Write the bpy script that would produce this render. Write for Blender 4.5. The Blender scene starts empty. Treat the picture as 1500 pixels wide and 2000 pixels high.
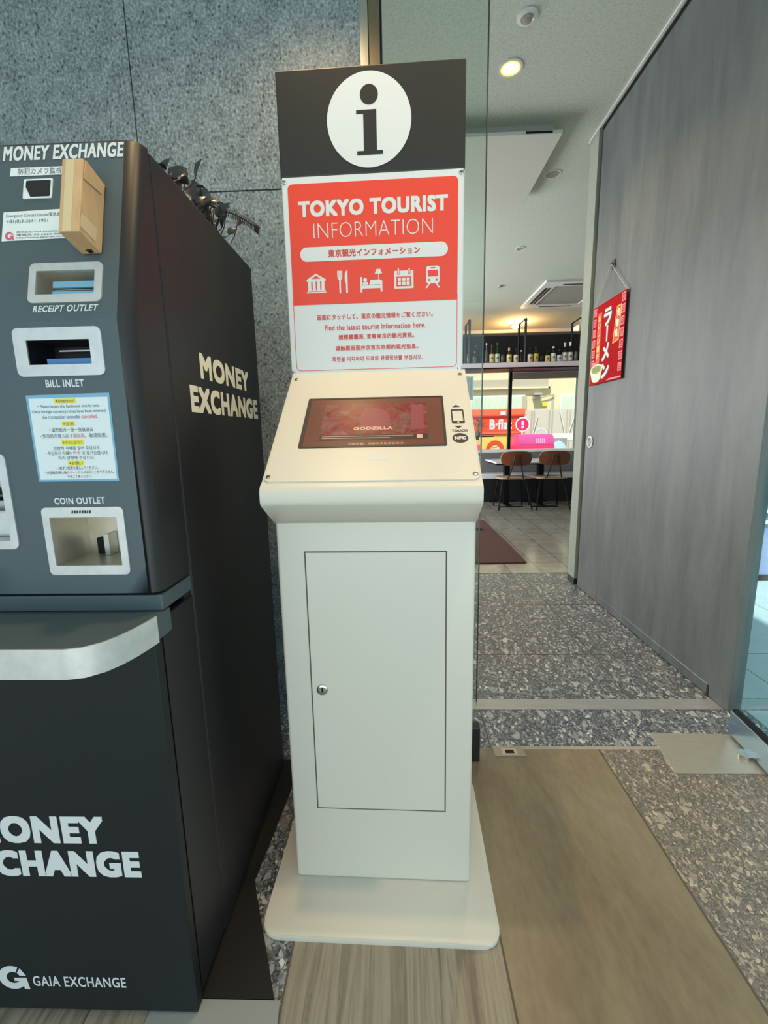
import bpy, bmesh, math, random
from mathutils import Vector, Matrix
random.seed(7)
sc = bpy.context.scene
COL = sc.collection

# ------------------------------------------------------------------ camera
CAM = bpy.data.objects.new('camera', bpy.data.cameras.new('camera'))
COL.objects.link(CAM)
yaw, pitch, roll = -0.03232, 0.1736, -0.0198
fw = Vector((math.sin(yaw)*math.cos(pitch), math.cos(yaw)*math.cos(pitch), -math.sin(pitch)))
rt = Vector((math.cos(yaw), -math.sin(yaw), 0)); up = rt.cross(fw)
r2 = math.cos(roll)*rt + math.sin(roll)*up; u2 = -math.sin(roll)*rt + math.cos(roll)*up
CAM.matrix_world = Matrix(((r2.x, u2.x, -fw.x, 0), (r2.y, u2.y, -fw.y, 0), (r2.z, u2.z, -fw.z, 1.1), (0, 0, 0, 1)))
CAM.data.sensor_fit = 'VERTICAL'; CAM.data.sensor_height = 36.0
CAM.data.lens = 861.6*36.0/2000.0
CAM.data.clip_start = 0.02
sc.camera = CAM

# ------------------------------------------------------------------ world, lights, exposure
vs = sc.view_settings
vs.view_transform = 'Standard'; vs.look = 'None'; vs.gamma = 1.0; vs.use_curve_mapping = False
vs.exposure = -0.5
W = bpy.data.worlds.new('world'); sc.world = W; W.use_nodes = True
bg = W.node_tree.nodes['Background']
bg.inputs[0].default_value = (0.70, 0.88, 1.0, 1); bg.inputs[1].default_value = 1.25

def light(name, kind, loc, direction, power, color, **kw):
    d = bpy.data.lights.new(name, kind); d.energy = power; d.color = color
    for k, v in kw.items(): setattr(d, k, v)
    o = bpy.data.objects.new(name, d); COL.objects.link(o); o.location = loc
    o.rotation_euler = Vector(direction).to_track_quat('-Z', 'Y').to_euler()
    return o
light('sun', 'SUN', (0, -5, 20), (0.2, 0.52, -0.83), 8.5, (1.0, 0.95, 0.86), angle=0.02)
# daylight through the glazed front behind the photographer
light('front_daylight', 'AREA', (0.2, -2.9, 1.55), (0, 1, 0.02), 58, (0.70, 0.91, 1.0), shape='RECTANGLE', size=4.6, size_y=2.5)
# added low area light behind the photographer, aimed up to brighten the ceiling
light('ceiling_fill', 'AREA', (0.2, -3.3, 0.1), (0, 0.62, 0.78), 170, (0.90, 1.0, 0.97), shape='RECTANGLE', size=5.5, size_y=2.0)
# added fill light, unseen behind the stone wall, to brighten the restaurant
light('restaurant_fill', 'AREA', (-2.2, 5.9, 1.6), (1, 0, 0.16), 400, (0.95, 0.97, 1.0), shape='RECTANGLE', size=3.2, size_y=2.2)
WARM = (1.0, 0.68, 0.34)

# ------------------------------------------------------------------ helpers
def lin(c):
    return tuple((v/12.92 if v <= 0.04045 else ((v+0.055)/1.055)**2.4) for v in [x/255.0 for x in c])

class N:
    """tiny node-tree wrapper"""
    def __init__(s, name):
        s.m = bpy.data.materials.new(name); s.m.use_nodes = True
        s.t = s.m.node_tree; s.b = s.t.nodes['Principled BSDF']
    def n(s, kind, **kw):
        x = s.t.nodes.new(kind)
        for k, v in kw.items(): setattr(x, k, v)
        return x
    def l(s, a, b): s.t.links.new(a, b)
    def coords(s, scale=(1, 1, 1), rot=(0, 0, 0)):
        tc = s.n('ShaderNodeTexCoord'); mp = s.n('ShaderNodeMapping')
        mp.inputs['Scale'].default_value = scale; mp.inputs['Rotation'].default_value = rot
        s.l(tc.outputs['Object'], mp.inputs[0]); return mp.outputs[0]
    def noise(s, vec, scale, detail=4, rough=0.55, dist=0.0):
        x = s.n('ShaderNodeTexNoise'); x.inputs['Scale'].default_value = scale
        x.inputs['Detail'].default_value = detail; x.inputs['Roughness'].default_value = rough
        x.inputs['Distortion'].default_value = dist
        s.l(vec, x.inputs['Vector']); return x.outputs['Fac']
    def voro(s, vec, scale, feature='F1', out='Color', rnd=1.0):
        x = s.n('ShaderNodeTexVoronoi', feature=feature); x.inputs['Scale'].default_value = scale
        x.inputs['Randomness'].default_value = rnd
        s.l(vec, x.inputs['Vector']); return x.outputs[out]
    def ramp(s, fac, stops, interp='LINEAR'):
        x = s.n('ShaderNodeValToRGB'); r = x.color_ramp; r.interpolation = interp
        while len(r.elements) < len(stops): r.elements.new(0.5)
        for e, (p, c) in zip(r.elements, stops):
            e.position = p; e.color = (c[0], c[1], c[2], 1) if not isinstance(c, float) else (c, c, c, 1)
        s.l(fac, x.inputs[0]); return x.outputs[0]
    def mix(s, fac, a, b, mode='MIX'):
        x = s.n('ShaderNodeMix', data_type='RGBA', blend_type=mode)
        for sock, v in ((x.inputs[0], fac), (x.inputs[6], a), (x.inputs[7], b)):
            if isinstance(v, (int, float)): sock.default_value = v
            elif isinstance(v, tuple): sock.default_value = (v[0], v[1], v[2], 1)
            else: s.l(v, sock)
        return x.outputs[2]
    def math(s, op, a, b=0.0):
        x = s.n('ShaderNodeMath', operation=op)
        for i, v in enumerate((a, b)):
            if isinstance(v, (int, float)): x.inputs[i].default_value = v
            else: s.l(v, x.inputs[i])
        return x.outputs[0]
    def bump(s, h, strength=0.2, dist=0.002):
        x = s.n('ShaderNodeBump'); x.inputs['Strength'].default_value = strength; x.inputs['Distance'].default_value = dist
        s.l(h, x.inputs['Height']); s.l(x.outputs[0], s.b.inputs['Normal'])
    def base(s, v):
        if isinstance(v, tuple): s.b.inputs['Base Color'].default_value = (v[0], v[1], v[2], 1)
        else: s.l(v, s.b.inputs['Base Color'])
    def rough(s, v):
        if isinstance(v, (int, float)): s.b.inputs['Roughness'].default_value = v
        else: s.l(v, s.b.inputs['Roughness'])

def simple(name, rgb, rough=0.5, metal=0.0, spec=0.5, var=0.0, vscale=30.0, emit=0.0, vstretch=(1, 1, 1)):
    k = N(name); c = lin(rgb)
    if var > 0:
        f = k.noise(k.coords(vstretch), vscale, 4)
        k.base(k.ramp(f, [(0.3, tuple(v*(1-var) for v in c)), (0.7, tuple(min(1, v*(1+var)) for v in c))]))
    else: k.base(c)
    k.rough(rough); k.b.inputs['Metallic'].default_value = metal
    k.b.inputs['Specular IOR Level'].default_value = spec
    if emit:
        k.b.inputs['Emission Color'].default_value = (c[0], c[1], c[2], 1); k.b.inputs['Emission Strength'].default_value = emit
    return k.m

def glass_mat(name, tint, graze=0.6, rough=0.0):
    k = N(name); t = k.t
    tr = k.n('ShaderNodeBsdfTransparent'); tr.inputs[0].default_value = (*tint, 1)
    gl = k.n('ShaderNodeBsdfGlossy'); gl.inputs['Roughness'].default_value = rough
    lw = k.n('ShaderNodeLayerWeight'); lw.inputs['Blend'].default_value = 0.5
    fac = k.math('ADD', k.math('MULTIPLY', k.math('POWER', lw.outputs['Facing'], 5.0), graze), 0.025)
    mx = k.n('ShaderNodeMixShader')
    k.l(fac, mx.inputs[0]); k.l(tr.outputs[0], mx.inputs[1]); k.l(gl.outputs[0], mx.inputs[2])
    k.l(mx.outputs[0], t.nodes['Material Output'].inputs[0]); return k.m

class Fr:
    """a flat local frame: origin o, axes ux, uy, normal ux x uy"""
    def __init__(s, o=(0, 0, 0), ux=(1, 0, 0), uy=(0, 1, 0)):
        s.o = Vector(o); s.x = Vector(ux).normalized(); s.y = Vector(uy).normalized(); s.n = s.x.cross(s.y)
    def p(s, u, v, w=0.0): return s.o + s.x*u + s.y*v + s.n*w
FW = Fr()

def rrect(u0, v0, u1, v1, r=0.0, n=5, corners=(1, 1, 1, 1)):
    """rounded rectangle, corners = BL BR TR TL"""
    pts = []
    for k, (cx, cy, a0) in enumerate(((u0, v0, 180), (u1, v0, 270), (u1, v1, 0), (u0, v1, 90))):
        if r <= 0 or not corners[k]: pts.append((cx, cy)); continue
        ox = cx + (r if cx == u0 else -r); oy = cy + (r if cy == v0 else -r)
        for i in range(n+1):
            a = math.radians(a0 + 90*i/n); pts.append((ox + r*math.cos(a), oy + r*math.sin(a)))
    return pts
def ellipse(cx, cy, rx, ry=None, n=40):
    ry = rx if ry is None else ry
    return [(cx+rx*math.cos(2*math.pi*i/n), cy+ry*math.sin(2*math.pi*i/n)) for i in range(n)]

class MB:
    def __init__(s): s.bm = bmesh.new(); s.mi = 0
    def face(s, vs):
        try: f = s.bm.faces.new(vs); f.material_index = s.mi; return f
        except ValueError: return None
    def prism(s, fr, poly, w0, w1, bevel=0.0, seg=2):
        a = [s.bm.verts.new(fr.p(u, v, w0)) for u, v in poly]; b = [s.bm.verts.new(fr.p(u, v, w1)) for u, v in poly]
        n = len(poly); fs = [s.face(a[::-1]), s.face(b)]
        for i in range(n): fs.append(s.face([a[i], a[(i+1) % n], b[(i+1) % n], b[i]]))
        if bevel > 0:
            es = set()
            for f in fs[:2]: es.update(f.edges)
            if n == 4: 
                for f in fs: es.update(f.edges)
            r = bmesh.ops.bevel(s.bm, geom=list(es), offset=bevel, segments=seg, affect='EDGES', profile=0.5)
            for f in r['faces']: f.material_index = s.mi
        return s
    def box(s, u0, u1, v0, v1, w0, w1, bevel=0.0, fr=FW, seg=2):
        return s.prism(fr, [(u0, v0), (u1, v0), (u1, v1), (u0, v1)], w0, w1, bevel, seg)
    def flat(s, fr, poly, w=0.0):
        s.face([s.bm.verts.new(fr.p(u, v, w)) for u, v in poly]); return s
    def ring(s, fr, outer, inner, w0, w1):
        n = len(outer)
        L = [[s.bm.verts.new(fr.p(u, v, w)) for u, v in P] for P, w in ((outer, w0), (outer, w1), (inner, w1), (inner, w0))]
        for k in range(4):
            A, B = L[k], L[(k+1) % 4]
            for i in range(n): s.face([A[i], A[(i+1) % n], B[(i+1) % n], B[i]])
        return s
    def flatring(s, fr, outer, inner, w=0.0):
        n = len(outer); A = [s.bm.verts.new(fr.p(u, v, w)) for u, v in outer]; B = [s.bm.verts.new(fr.p(u, v, w)) for u, v in inner]
        for i in range(n): s.face([A[i], A[(i+1) % n], B[(i+1) % n], B[i]])
        return s
    def well(s, fr, u0, v0, u1, v1, depth, w=0.0):
        """a five-sided recess open towards +w"""
        P = [(u0, v0), (u1, v0), (u1, v1), (u0, v1)]
        a = [s.bm.verts.new(fr.p(u, v, w)) for u, v in P]; b = [s.bm.verts.new(fr.p(u, v, w-depth)) for u, v in P]
        s.face(b)
        for i in range(4): s.face([a[i], b[i], b[(i+1) % 4], a[(i+1) % 4]])
        return s
    def tube(s, pts, r, n=8, cap=True):
        pts = [Vector(p) for p in pts]; rings = []; prev = None
        rr = r if isinstance(r, (list, tuple)) else [r]*len(pts)
        for i, p in enumerate(pts):
            d = (pts[min(i+1, len(pts)-1)] - pts[max(i-1, 0)]).normalized()
            if prev is None:
                a = Vector((0, 0, 1)) if abs(d.z) < 0.9 else Vector((1, 0, 0)); x = d.cross(a).normalized()
            else: x = (prev - d*prev.dot(d)).normalized()
            prev = x; y = d.cross(x)
            rings.append([s.bm.verts.new(p + (x*math.cos(2*math.pi*k/n) + y*math.sin(2*math.pi*k/n))*rr[i]) for k in range(n)])
        for a, b in zip(rings, rings[1:]):
            for k in range(n): s.face([a[k], a[(k+1) % n], b[(k+1) % n], b[k]])
        if cap: s.face(rings[0][::-1]); s.face(rings[-1])
        return s
    def lathe(s, prof, fr=FW, n=24, c=(0, 0)):
        """profile of (radius, w) about the frame's normal"""
        rings = []
        for r, w in prof:
            if r < 1e-6: rings.append([s.bm.verts.new(fr.p(c[0], c[1], w))])
            else: rings.append([s.bm.verts.new(fr.p(c[0]+r*math.cos(2*math.pi*k/n), c[1]+r*math.sin(2*math.pi*k/n), w)) for k in range(n)])
        for a, b in zip(rings, rings[1:]):
            for k in range(n):
                if len(a) == 1 and len(b) == 1: continue
                if len(a) == 1: s.face([a[0], b[k], b[(k+1) % n]])
                elif len(b) == 1: s.face([a[k], a[(k+1) % n], b[0]])
                else: s.face([a[k], a[(k+1) % n], b[(k+1) % n], b[k]])
        if len(rings[0]) > 1: s.face(rings[0][::-1])
        if len(rings[-1]) > 1: s.face(rings[-1])
        return s
    def build(s, name, mats, parent=None, smooth=False, normals=True):
        if normals: bmesh.ops.recalc_face_normals(s.bm, faces=s.bm.faces[:])
        me = bpy.data.meshes.new(name); s.bm.to_mesh(me); s.bm.free()
        for m in (mats if isinstance(mats, (list, tuple)) else [mats]): me.materials.append(m)
        if smooth:
            me.shade_smooth() if hasattr(me, 'shade_smooth') else None
            try: me.set_sharp_from_angle(angle=math.radians(38))
            except Exception: pass
        o = bpy.data.objects.new(name, me); COL.objects.link(o)
        if parent: o.parent = parent
        return o

def tag(o, label=None, cat=None, group=None, kind=None):
    if label: o['label'] = label
    if cat: o['category'] = cat
    if group: o['group'] = group
    if kind: o['kind'] = kind
    return o
def thing(name, label, cat, loc=(0, 0, 0), rz=0.0, group=None):
    o = bpy.data.objects.new(name, None); COL.objects.link(o); o.empty_display_size = 0.05
    o.location = loc; o.rotation_euler = (0, 0, rz); return tag(o, label, cat, group)
def struct(o): o['kind'] = 'structure'; return o
def copy_tree(o, parent=None):
    c = o.copy(); COL.objects.link(c)
    if parent: c.parent = parent
    for ch in list(o.children): copy_tree(ch, c)
    return c

_text_cache = {}
def text_mesh(s, thin=0.0, space=1.0):
    key = (s, thin, space)
    if key not in _text_cache:
        cu = bpy.data.curves.new('lettering', 'FONT'); cu.body = s; cu.size = 1.0; cu.resolution_u = 3
        cu.offset = -thin; cu.space_character = space
        o = bpy.data.objects.new('lettering', cu); COL.objects.link(o)
        bpy.context.view_layer.update()
        dg = bpy.context.evaluated_depsgraph_get()
        me = bpy.data.meshes.new_from_object(o.evaluated_get(dg))
        _text_cache[key] = ([(v.co.x, v.co.y) for v in me.vertices], [tuple(p.vertices) for p in me.polygons])
        bpy.data.objects.remove(o); bpy.data.curves.remove(cu); bpy.data.meshes.remove(me)
    return _text_cache[key]
def put_text(mb, s, fr, u0, v0, u1, v1, w=0.0004, bold=0.0, shear=0.0, thin=0.0):
    """lay the words s into the rectangle; bold thickens the strokes by that many metres"""
    V, F = text_mesh(s, thin, 1.09 if bold > 0 and len(s) > 1 else 1.0)
    xs = [a+shear*b for a, b in V]; ys = [b for a, b in V]
    x0, x1, y0, y1 = min(xs), max(xs), min(ys), max(ys)
    sx = (u1-u0-2*bold)/max(x1-x0, 1e-6); sy = (v1-v0-2*bold)/max(y1-y0, 1e-6)
    offs = [(0, 0)] if bold <= 0 else [(i*bold, j*bold) for i in (-1, 0, 1) for j in (-1, 0, 1)]
    if bold > 0 and len(F) > 2500: offs = [(-bold, -bold), (bold, bold), (bold, -bold), (-bold, bold)]
    for k, (dx, dy) in enumerate(offs):
        vs_ = [mb.bm.verts.new(fr.p(u0+bold+dx+(x-x0)*sx, v0+bold+dy+(y-y0)*sy, w+k*4e-6)) for x, y in zip(xs, ys)]
        for f in F: mb.face([vs_[i] for i in f])
def lettering(s, mat, parent, fr, u0, v0, u1, v1, w=0.0004, bold=0.0, shear=0.0, thin=0.0, name='lettering'):
    mb = MB(); put_text(mb, s, fr, u0, v0, u1, v1, w, bold, shear, thin); return mb.build(name, mat, parent, normals=False)

def at_wall(mb): return mb

# ------------------------------------------------------------------ materials
def m_stone():
    k = N('stone_wall'); v = k.coords((1, 1, 0.8))
    a = k.noise(v, 120, 3, 0.65); b = k.noise(v, 22, 4, 0.6, 0.4)
    c1 = k.ramp(a, [(0.36, lin((70, 79, 83))), (0.5, lin((120, 131, 134))), (0.64, lin((172, 182, 183)))])
    c2 = k.ramp(b, [(0.38, lin((98, 108, 111))), (0.62, lin((140, 150, 152)))])
    sp = k.ramp(k.voro(v, 55, 'F1', 'Distance'), [(0.10, 0.35), (0.30, 1.0)])
    k.base(k.mix(1.0, k.mix(0.45, c1, c2), sp, 'MULTIPLY')); k.rough(0.25)
    k.bump(a, 0.6, 0.003); return k.m
def m_terrazzo(name, tone=(1, 1, 1), con=1.0, sc=1.0):
    k = N(name); v = k.coords()
    def C(*c): 
        q = lin(tuple(112+(v_-112)*con for v_ in c)); return tuple(q[i]*tone[i] for i in range(3))
    d = k.n('ShaderNodeTexNoise'); d.inputs['Scale'].default_value = 22; k.l(v, d.inputs['Vector'])
    vv = k.mix(0.02, v, d.outputs['Color'], 'ADD')
    small = k.ramp(k.voro(vv, 190*sc), [(0.12, C(56, 59, 64)), (0.45, C(92, 95, 100)), (0.75, C(124, 126, 129)), (0.95, C(196, 197, 197))])
    vs2 = k.mix(1.0, vv, (1.0, 0.62, 1.0), 'MULTIPLY')
    midc = k.voro(vs2, 95*sc); midd = k.voro(vs2, 95*sc, 'DISTANCE_TO_EDGE', 'Distance')
    sel = k.math('MULTIPLY', k.math('GREATER_THAN', midc, 0.66), k.math('GREATER_THAN', midd, 0.05))
    chips = k.ramp(k.voro(vs2, 95*sc), [(0.6, C(78, 80, 84)), (0.72, C(150, 149, 147)), (0.92, C(216, 214, 210))])
    bigc = k.voro(vs2, 38*sc); bigd = k.voro(vs2, 38*sc, 'DISTANCE_TO_EDGE', 'Distance')
    selb = k.math('MULTIPLY', k.math('GREATER_THAN', bigc, 0.80), k.math('GREATER_THAN', bigd, 0.10))
    bchip = k.ramp(bigc, [(0.80, C(104, 105, 108)), (0.88, C(176, 175, 172)), (0.98, C(204, 202, 198))])
    k.base(k.mix(selb, k.mix(sel, small, chips), bchip)); k.rough(k.ramp(small, [(0.05, 0.34), (0.3, 0.24)])); return k.m
def m_slate_tile():
    k = N('brown_slate_tile'); v = k.coords((1, 0.35, 1), (0, 0, 0.15))
    a = k.noise(v, 3.2, 6, 0.6, 0.6); b = k.noise(v, 60, 4, 0.6)
    c = k.ramp(a, [(0.32, lin((112, 97, 75))), (0.5, lin((138, 122, 96))), (0.7, lin((154, 142, 120)))])
    k.base(k.mix(0.18, c, k.ramp(b, [(0.3, lin((95, 85, 70))), (0.7, lin((165, 155, 138)))]))); k.rough(0.38); return k.m
def m_plank():
    k = N('striped_stone_tile'); v = k.coords((1, 0.03, 1))
    d = k.noise(k.coords((1, 0.25, 1)), 5, 3)
    tc = k.mix(0.03, v, d, 'ADD')
    a = k.noise(tc, 30, 5, 0.65); b = k.noise(tc, 150, 3, 0.6)
    c = k.ramp(a, [(0.30, lin((104, 95, 82))), (0.43, lin((142, 133, 117))), (0.5, lin((156, 148, 132))), (0.6, lin((126, 118, 104))), (0.72, lin((148, 140, 124)))])
    ln = k.ramp(b, [(0.34, 0.62), (0.42, 1.0)])
    k.base(k.mix(0.8, c, ln, 'MULTIPLY')); k.rough(0.4); return k.m
def m_ceiling():
    k = N('fissured_ceiling_board'); v = k.coords()
    a = k.noise(v, 70, 4, 0.7); b = k.noise(v, 200, 2, 0.7)
    k.base(k.mix(0.5, k.ramp(a, [(0.35, lin((168, 174, 162))), (0.55, lin((196, 202, 190)))]), k.ramp(b, [(0.33, lin((138, 144, 134))), (0.5, lin((198, 204, 192)))])))
    k.rough(0.9); k.bump(a, 0.4, 0.003); return k.m
def m_restaurant_tile():
    k = N('restaurant_tile'); v = k.coords()
    br = k.n('ShaderNodeTexBrick'); br.offset = 0.0; br.squash = 1.0
    mp = k.n('ShaderNodeMapping'); mp.inputs['Location'].default_value = (-0.146, -0.12, 0)
    k.l(v, mp.inputs[0]); k.l(mp.outputs[0], br.inputs['Vector'])
    br.inputs['Scale'].default_value = 1.0; br.inputs['Brick Width'].default_value = 0.2475; br.inputs['Row Height'].default_value = 0.2725
    br.inputs['Mortar Size'].default_value = 0.006; br.inputs['Mortar Smooth'].default_value = 0.2; br.inputs['Bias'].default_value = 0.0
    br.inputs['Color1'].default_value = (*lin((134, 128, 116)), 1); br.inputs['Color2'].default_value = (*lin((150, 145, 134)), 1)
    br.inputs['Mortar'].default_value = (*lin((84, 78, 70)), 1)
    a = k.noise(v, 12, 4)
    k.base(k.mix(0.35, br.outputs['Color'], k.ramp(a, [(0.3, lin((110, 106, 98))), (0.7, lin((172, 168, 158)))]), 'MIX')); k.rough(0.15); return k.m
def m_panel():
    k = N('brushed_door_panel'); v = k.coords((1, 1.5, 0.3))
    a = k.noise(v, 5, 6, 0.6, 0.3); b = k.noise(v, 45, 3, 0.6)
    k.base(k.mix(0.15, k.ramp(a, [(0.3, lin((66, 73, 72))), (0.7, lin((104, 110, 106)))]), k.ramp(b, [(0.3, lin((80, 84, 82))), (0.7, lin((112, 115, 112)))])))
    k.rough(0.5); return k.m

MAT = {}
MAT['stone'] = m_stone(); MAT['terrazzo'] = m_terrazzo('grey_terrazzo'); MAT['terrazzo_warm'] = m_terrazzo('beige_terrazzo', (1.42, 1.18, 0.92), 0.62, 1.5)
MAT['slate'] = m_slate_tile(); MAT['plank'] = m_plank(); MAT['ceiling'] = m_ceiling(); MAT['rtile'] = m_restaurant_tile(); MAT['panel'] = m_panel()
MAT['pave'] = simple('pale_outdoor_tile', (186, 194, 194), 0.45, var=0.06, vscale=8)
MAT['grout'] = simple('grout', (92, 84, 72), 0.8); MAT['grout_light'] = simple('light_grout', (168, 158, 140), 0.7)
MAT['strip_metal'] = simple('brushed_threshold_metal', (190, 188, 184), 0.38, 0.55, var=0.10, vscale=60, vstretch=(0.1, 4, 1))
MAT['steel'] = simple('stainless_steel', (196, 196, 192), 0.24, 1.0)
MAT['brushed'] = simple('brushed_steel', (202, 194, 176), 0.36, 0.6, var=0.08, vscale=80, vstretch=(0.2, 6, 1))
MAT['brass_post'] = simple('dark_metal_post', (150, 138, 118), 0.28, 1.0)
MAT['satin'] = simple('satin_metal_plate', (206, 208, 206), 0.42, 0.55, var=0.08, vscale=40)
MAT['kiosk'] = simple('cream_powder_coat', (210, 206, 193), 0.38)
MAT['white_print'] = simple('white_print', (208, 213, 213), 0.45); MAT['red_print'] = simple('red_print', (222, 62, 38), 0.42)
MAT['red_ink'] = simple('red_ink', (196, 62, 48), 0.5); MAT['black_print'] = simple('black_print', (26, 27, 28), 0.4)
MAT['header'] = simple('black_header_board', (24, 26, 26), 0.42)
MAT['white_board'] = simple('white_sign_board', (200, 203, 198), 0.4)
MAT['machine'] = simple('daylight_toned_coat', (72, 86, 91), 0.40, var=0.06, vscale=400); MAT['machine_lower'] = simple('charcoal_powder_coat', (27, 33, 34), 0.5, spec=0.3, var=0.06, vscale=400)  # slate tone paints the daylight reflection into the machine's black front coat
MAT['machine_dark'] = simple('black_powder_coat', (25, 25, 27), 0.48, var=0.06, vscale=400)
MAT['gap'] = simple('black_gap', (10, 10, 11), 0.9); MAT['dark_void'] = simple('dark_recess', (20, 22, 25), 0.5)
MAT['sticker'] = simple('white_sticker', (214, 224, 224), 0.4); MAT['sticker_yellow'] = simple('yellow_highlight', (226, 214, 52), 0.5)
MAT['ink'] = simple('dark_ink', (70, 76, 80), 0.6); MAT['ink_teal'] = simple('blue_ink', (58, 92, 120), 0.6); MAT['ink_pink'] = simple('pink_ink', (206, 86, 110), 0.6)
MAT['clear_edge'] = simple('laminate_edge', (120, 170, 195), 0.25)
MAT['cardboard'] = simple('cardboard', (196, 160, 116), 0.7, var=0.08, vscale=20, vstretch=(4, 4, 0.4)); MAT['tape'] = simple('paper_tape', (206, 186, 146), 0.45)
MAT['black_plastic'] = simple('black_plastic', (28, 28, 30), 0.45); MAT['black_leaf'] = simple('black_leaf', (44, 46, 48), 0.28); 
MAT['banner_red'] = simple('red_banner_cloth', (176, 6, 16), 0.8, spec=0.1); MAT['banner_pink'] = simple('pink_banner_print', (226, 120, 128), 0.6)
MAT['banner_orange'] = simple('orange_banner_print', (206, 72, 24), 0.6); MAT['banner_yellow'] = simple('yellow_banner_print', (236, 190, 66), 0.6)
MAT['noodle'] = simple('noodle_green', (150, 156, 50), 0.6); MAT['cream'] = simple('cream_print', (236, 226, 196), 0.6)
MAT['string'] = simple('white_string', (214, 208, 192), 0.8)
MAT['jamb'] = simple('green_grey_wall_board', (140, 146, 132), 0.7, var=0.08, vscale=60); MAT['wall_white'] = simple('white_wall_paint', (214, 208, 204), 0.8); MAT['white_trim'] = simple('white_trim_paint', (214, 216, 210), 0.5)
MAT['wood'] = simple('walnut_plywood', (112, 58, 28), 0.38, var=0.22, vscale=9, vstretch=(1, 1, 8)); MAT['wood_edge'] = simple('pale_plywood_edge', (202, 176, 142), 0.5)
MAT['seat_tan'] = simple('tan_seat', (176, 146, 122), 0.4, var=0.1, vscale=12)
MAT['black_metal'] = simple('black_metal', (20, 20, 22), 0.4, 0.6); MAT['table_white'] = simple('white_laminate', (232, 234, 235), 0.22)
MAT['cushion'] = simple('grey_upholstery', (108, 104, 108), 0.75, var=0.08, vscale=80); MAT['black_base'] = simple('black_board', (18, 19, 22), 0.5)
MAT['mat'] = simple('brown_carpet', (78, 44, 38), 0.95, var=0.2, vscale=160)
MAT['glass'] = glass_mat('clear_glass', (0.90, 0.95, 0.92)); MAT['door_glass'] = glass_mat('tinted_door_glass', (0.80, 0.95, 0.97), 0.25); MAT['window_glass'] = glass_mat('window_glass', (0.93, 0.95, 0.95))
MAT['glass_edge'] = simple('glass_edge', (40, 52, 48), 0.2)
MAT['facade'] = simple('cream_facade', (226, 216, 176), 0.8, var=0.04, vscale=4); MAT['facade_band'] = simple('beige_facade_band', (186, 180, 158), 0.8)
MAT['curtain'] = simple('pale_green_curtain', (206, 224, 200), 0.8, var=0.16, vscale=14, vstretch=(6, 1, 0.2))
MAT['truck'] = simple('orange_red_van_paint', (226, 78, 44), 0.4); MAT['truck_light'] = simple('light_orange_van_paint', (236, 110, 72), 0.4)
MAT['yellow_poster'] = simple('yellow_poster', (232, 200, 96), 0.6, var=0.1, vscale=30); MAT['magenta'] = simple('magenta_sign', (212, 28, 92), 0.4); MAT['pink'] = simple('pink_paint', (234, 86, 160), 0.4); MAT['hotpink'] = simple('hot_pink_paint', (226, 44, 96), 0.4)
MAT['asphalt'] = simple('grey_road', (120, 124, 130), 0.85, var=0.08, vscale=40); MAT['white_paint'] = simple('white_paint', (228, 228, 222), 0.5)
MAT['blind'] = simple('taupe_blind', (120, 106, 92), 0.8); MAT['shelf_pink'] = simple('pale_shelf_board', (226, 208, 214), 0.3)
MAT['plant_green'] = simple('green_leaf', (92, 104, 46), 0.5); MAT['ac_white'] = simple('white_plastic', (206, 207, 204), 0.5); MAT['ac_grille'] = simple('grey_grille', (150, 150, 144), 0.6)
MAT['bulb'] = simple('lit_lamp_lens', (255, 236, 190), 0.4, emit=14.0); MAT['reflector'] = simple('warm_lamp_reflector', (255, 196, 84), 0.3, emit=2.2); MAT['lens_off'] = simple('unlit_lamp_lens', (150, 146, 138), 0.3)
MAT['ext_lilac'] = simple('lilac_panel', (132, 144, 178), 0.4); MAT['ext_teal'] = simple('teal_grey_panel', (96, 128, 132), 0.4)
MAT['tan_soffit'] = simple('beige_lintel', (120, 110, 96), 0.8)
def m_screen():
    k = N('tablet_screen'); k.base(lin((92, 58, 46))); k.rough(0.22)
    k.b.inputs['Emission Color'].default_value = (*lin((128, 80, 62)), 1); k.b.inputs['Emission Strength'].default_value = 0.35; return k.m
MAT['screen'] = m_screen()
def m_screen_pic():
    k = N('screen_picture'); v = k.coords((1, 1, 1))
    a = k.noise(v, 26, 4, 0.6, 1.0)
    c = k.ramp(a, [(0.3, lin((70, 34, 34))), (0.45, lin((126, 44, 44))), (0.55, lin((110, 74, 66))), (0.7, lin((150, 84, 92)))])
    k.base(c); k.rough(0.22); k.l(c, k.b.inputs['Emission Color']); k.b.inputs['Emission Strength'].default_value = 0.22; return k.m
MAT['screen_pic'] = m_screen_pic()
MAT['screen_pink'] = simple('screen_pink_patch', (136, 70, 76), 0.25, emit=0.15); MAT['screen_dark'] = simple('screen_dark_bar', (58, 50, 46), 0.25, emit=0.1); MAT['screen_text'] = simple('screen_text', (196, 160, 140), 0.25, emit=0.35)

# ------------------------------------------------------------------ the setting
CZ = 2.93
fl = MB()
XL, XR = -3.0, 9.0
def region(mi, x0, x1, y0, y1): fl.mi = mi; fl.flat(FW, [(x0, y0), (x1, y0), (x1, y1), (x0, y1)])
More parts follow.
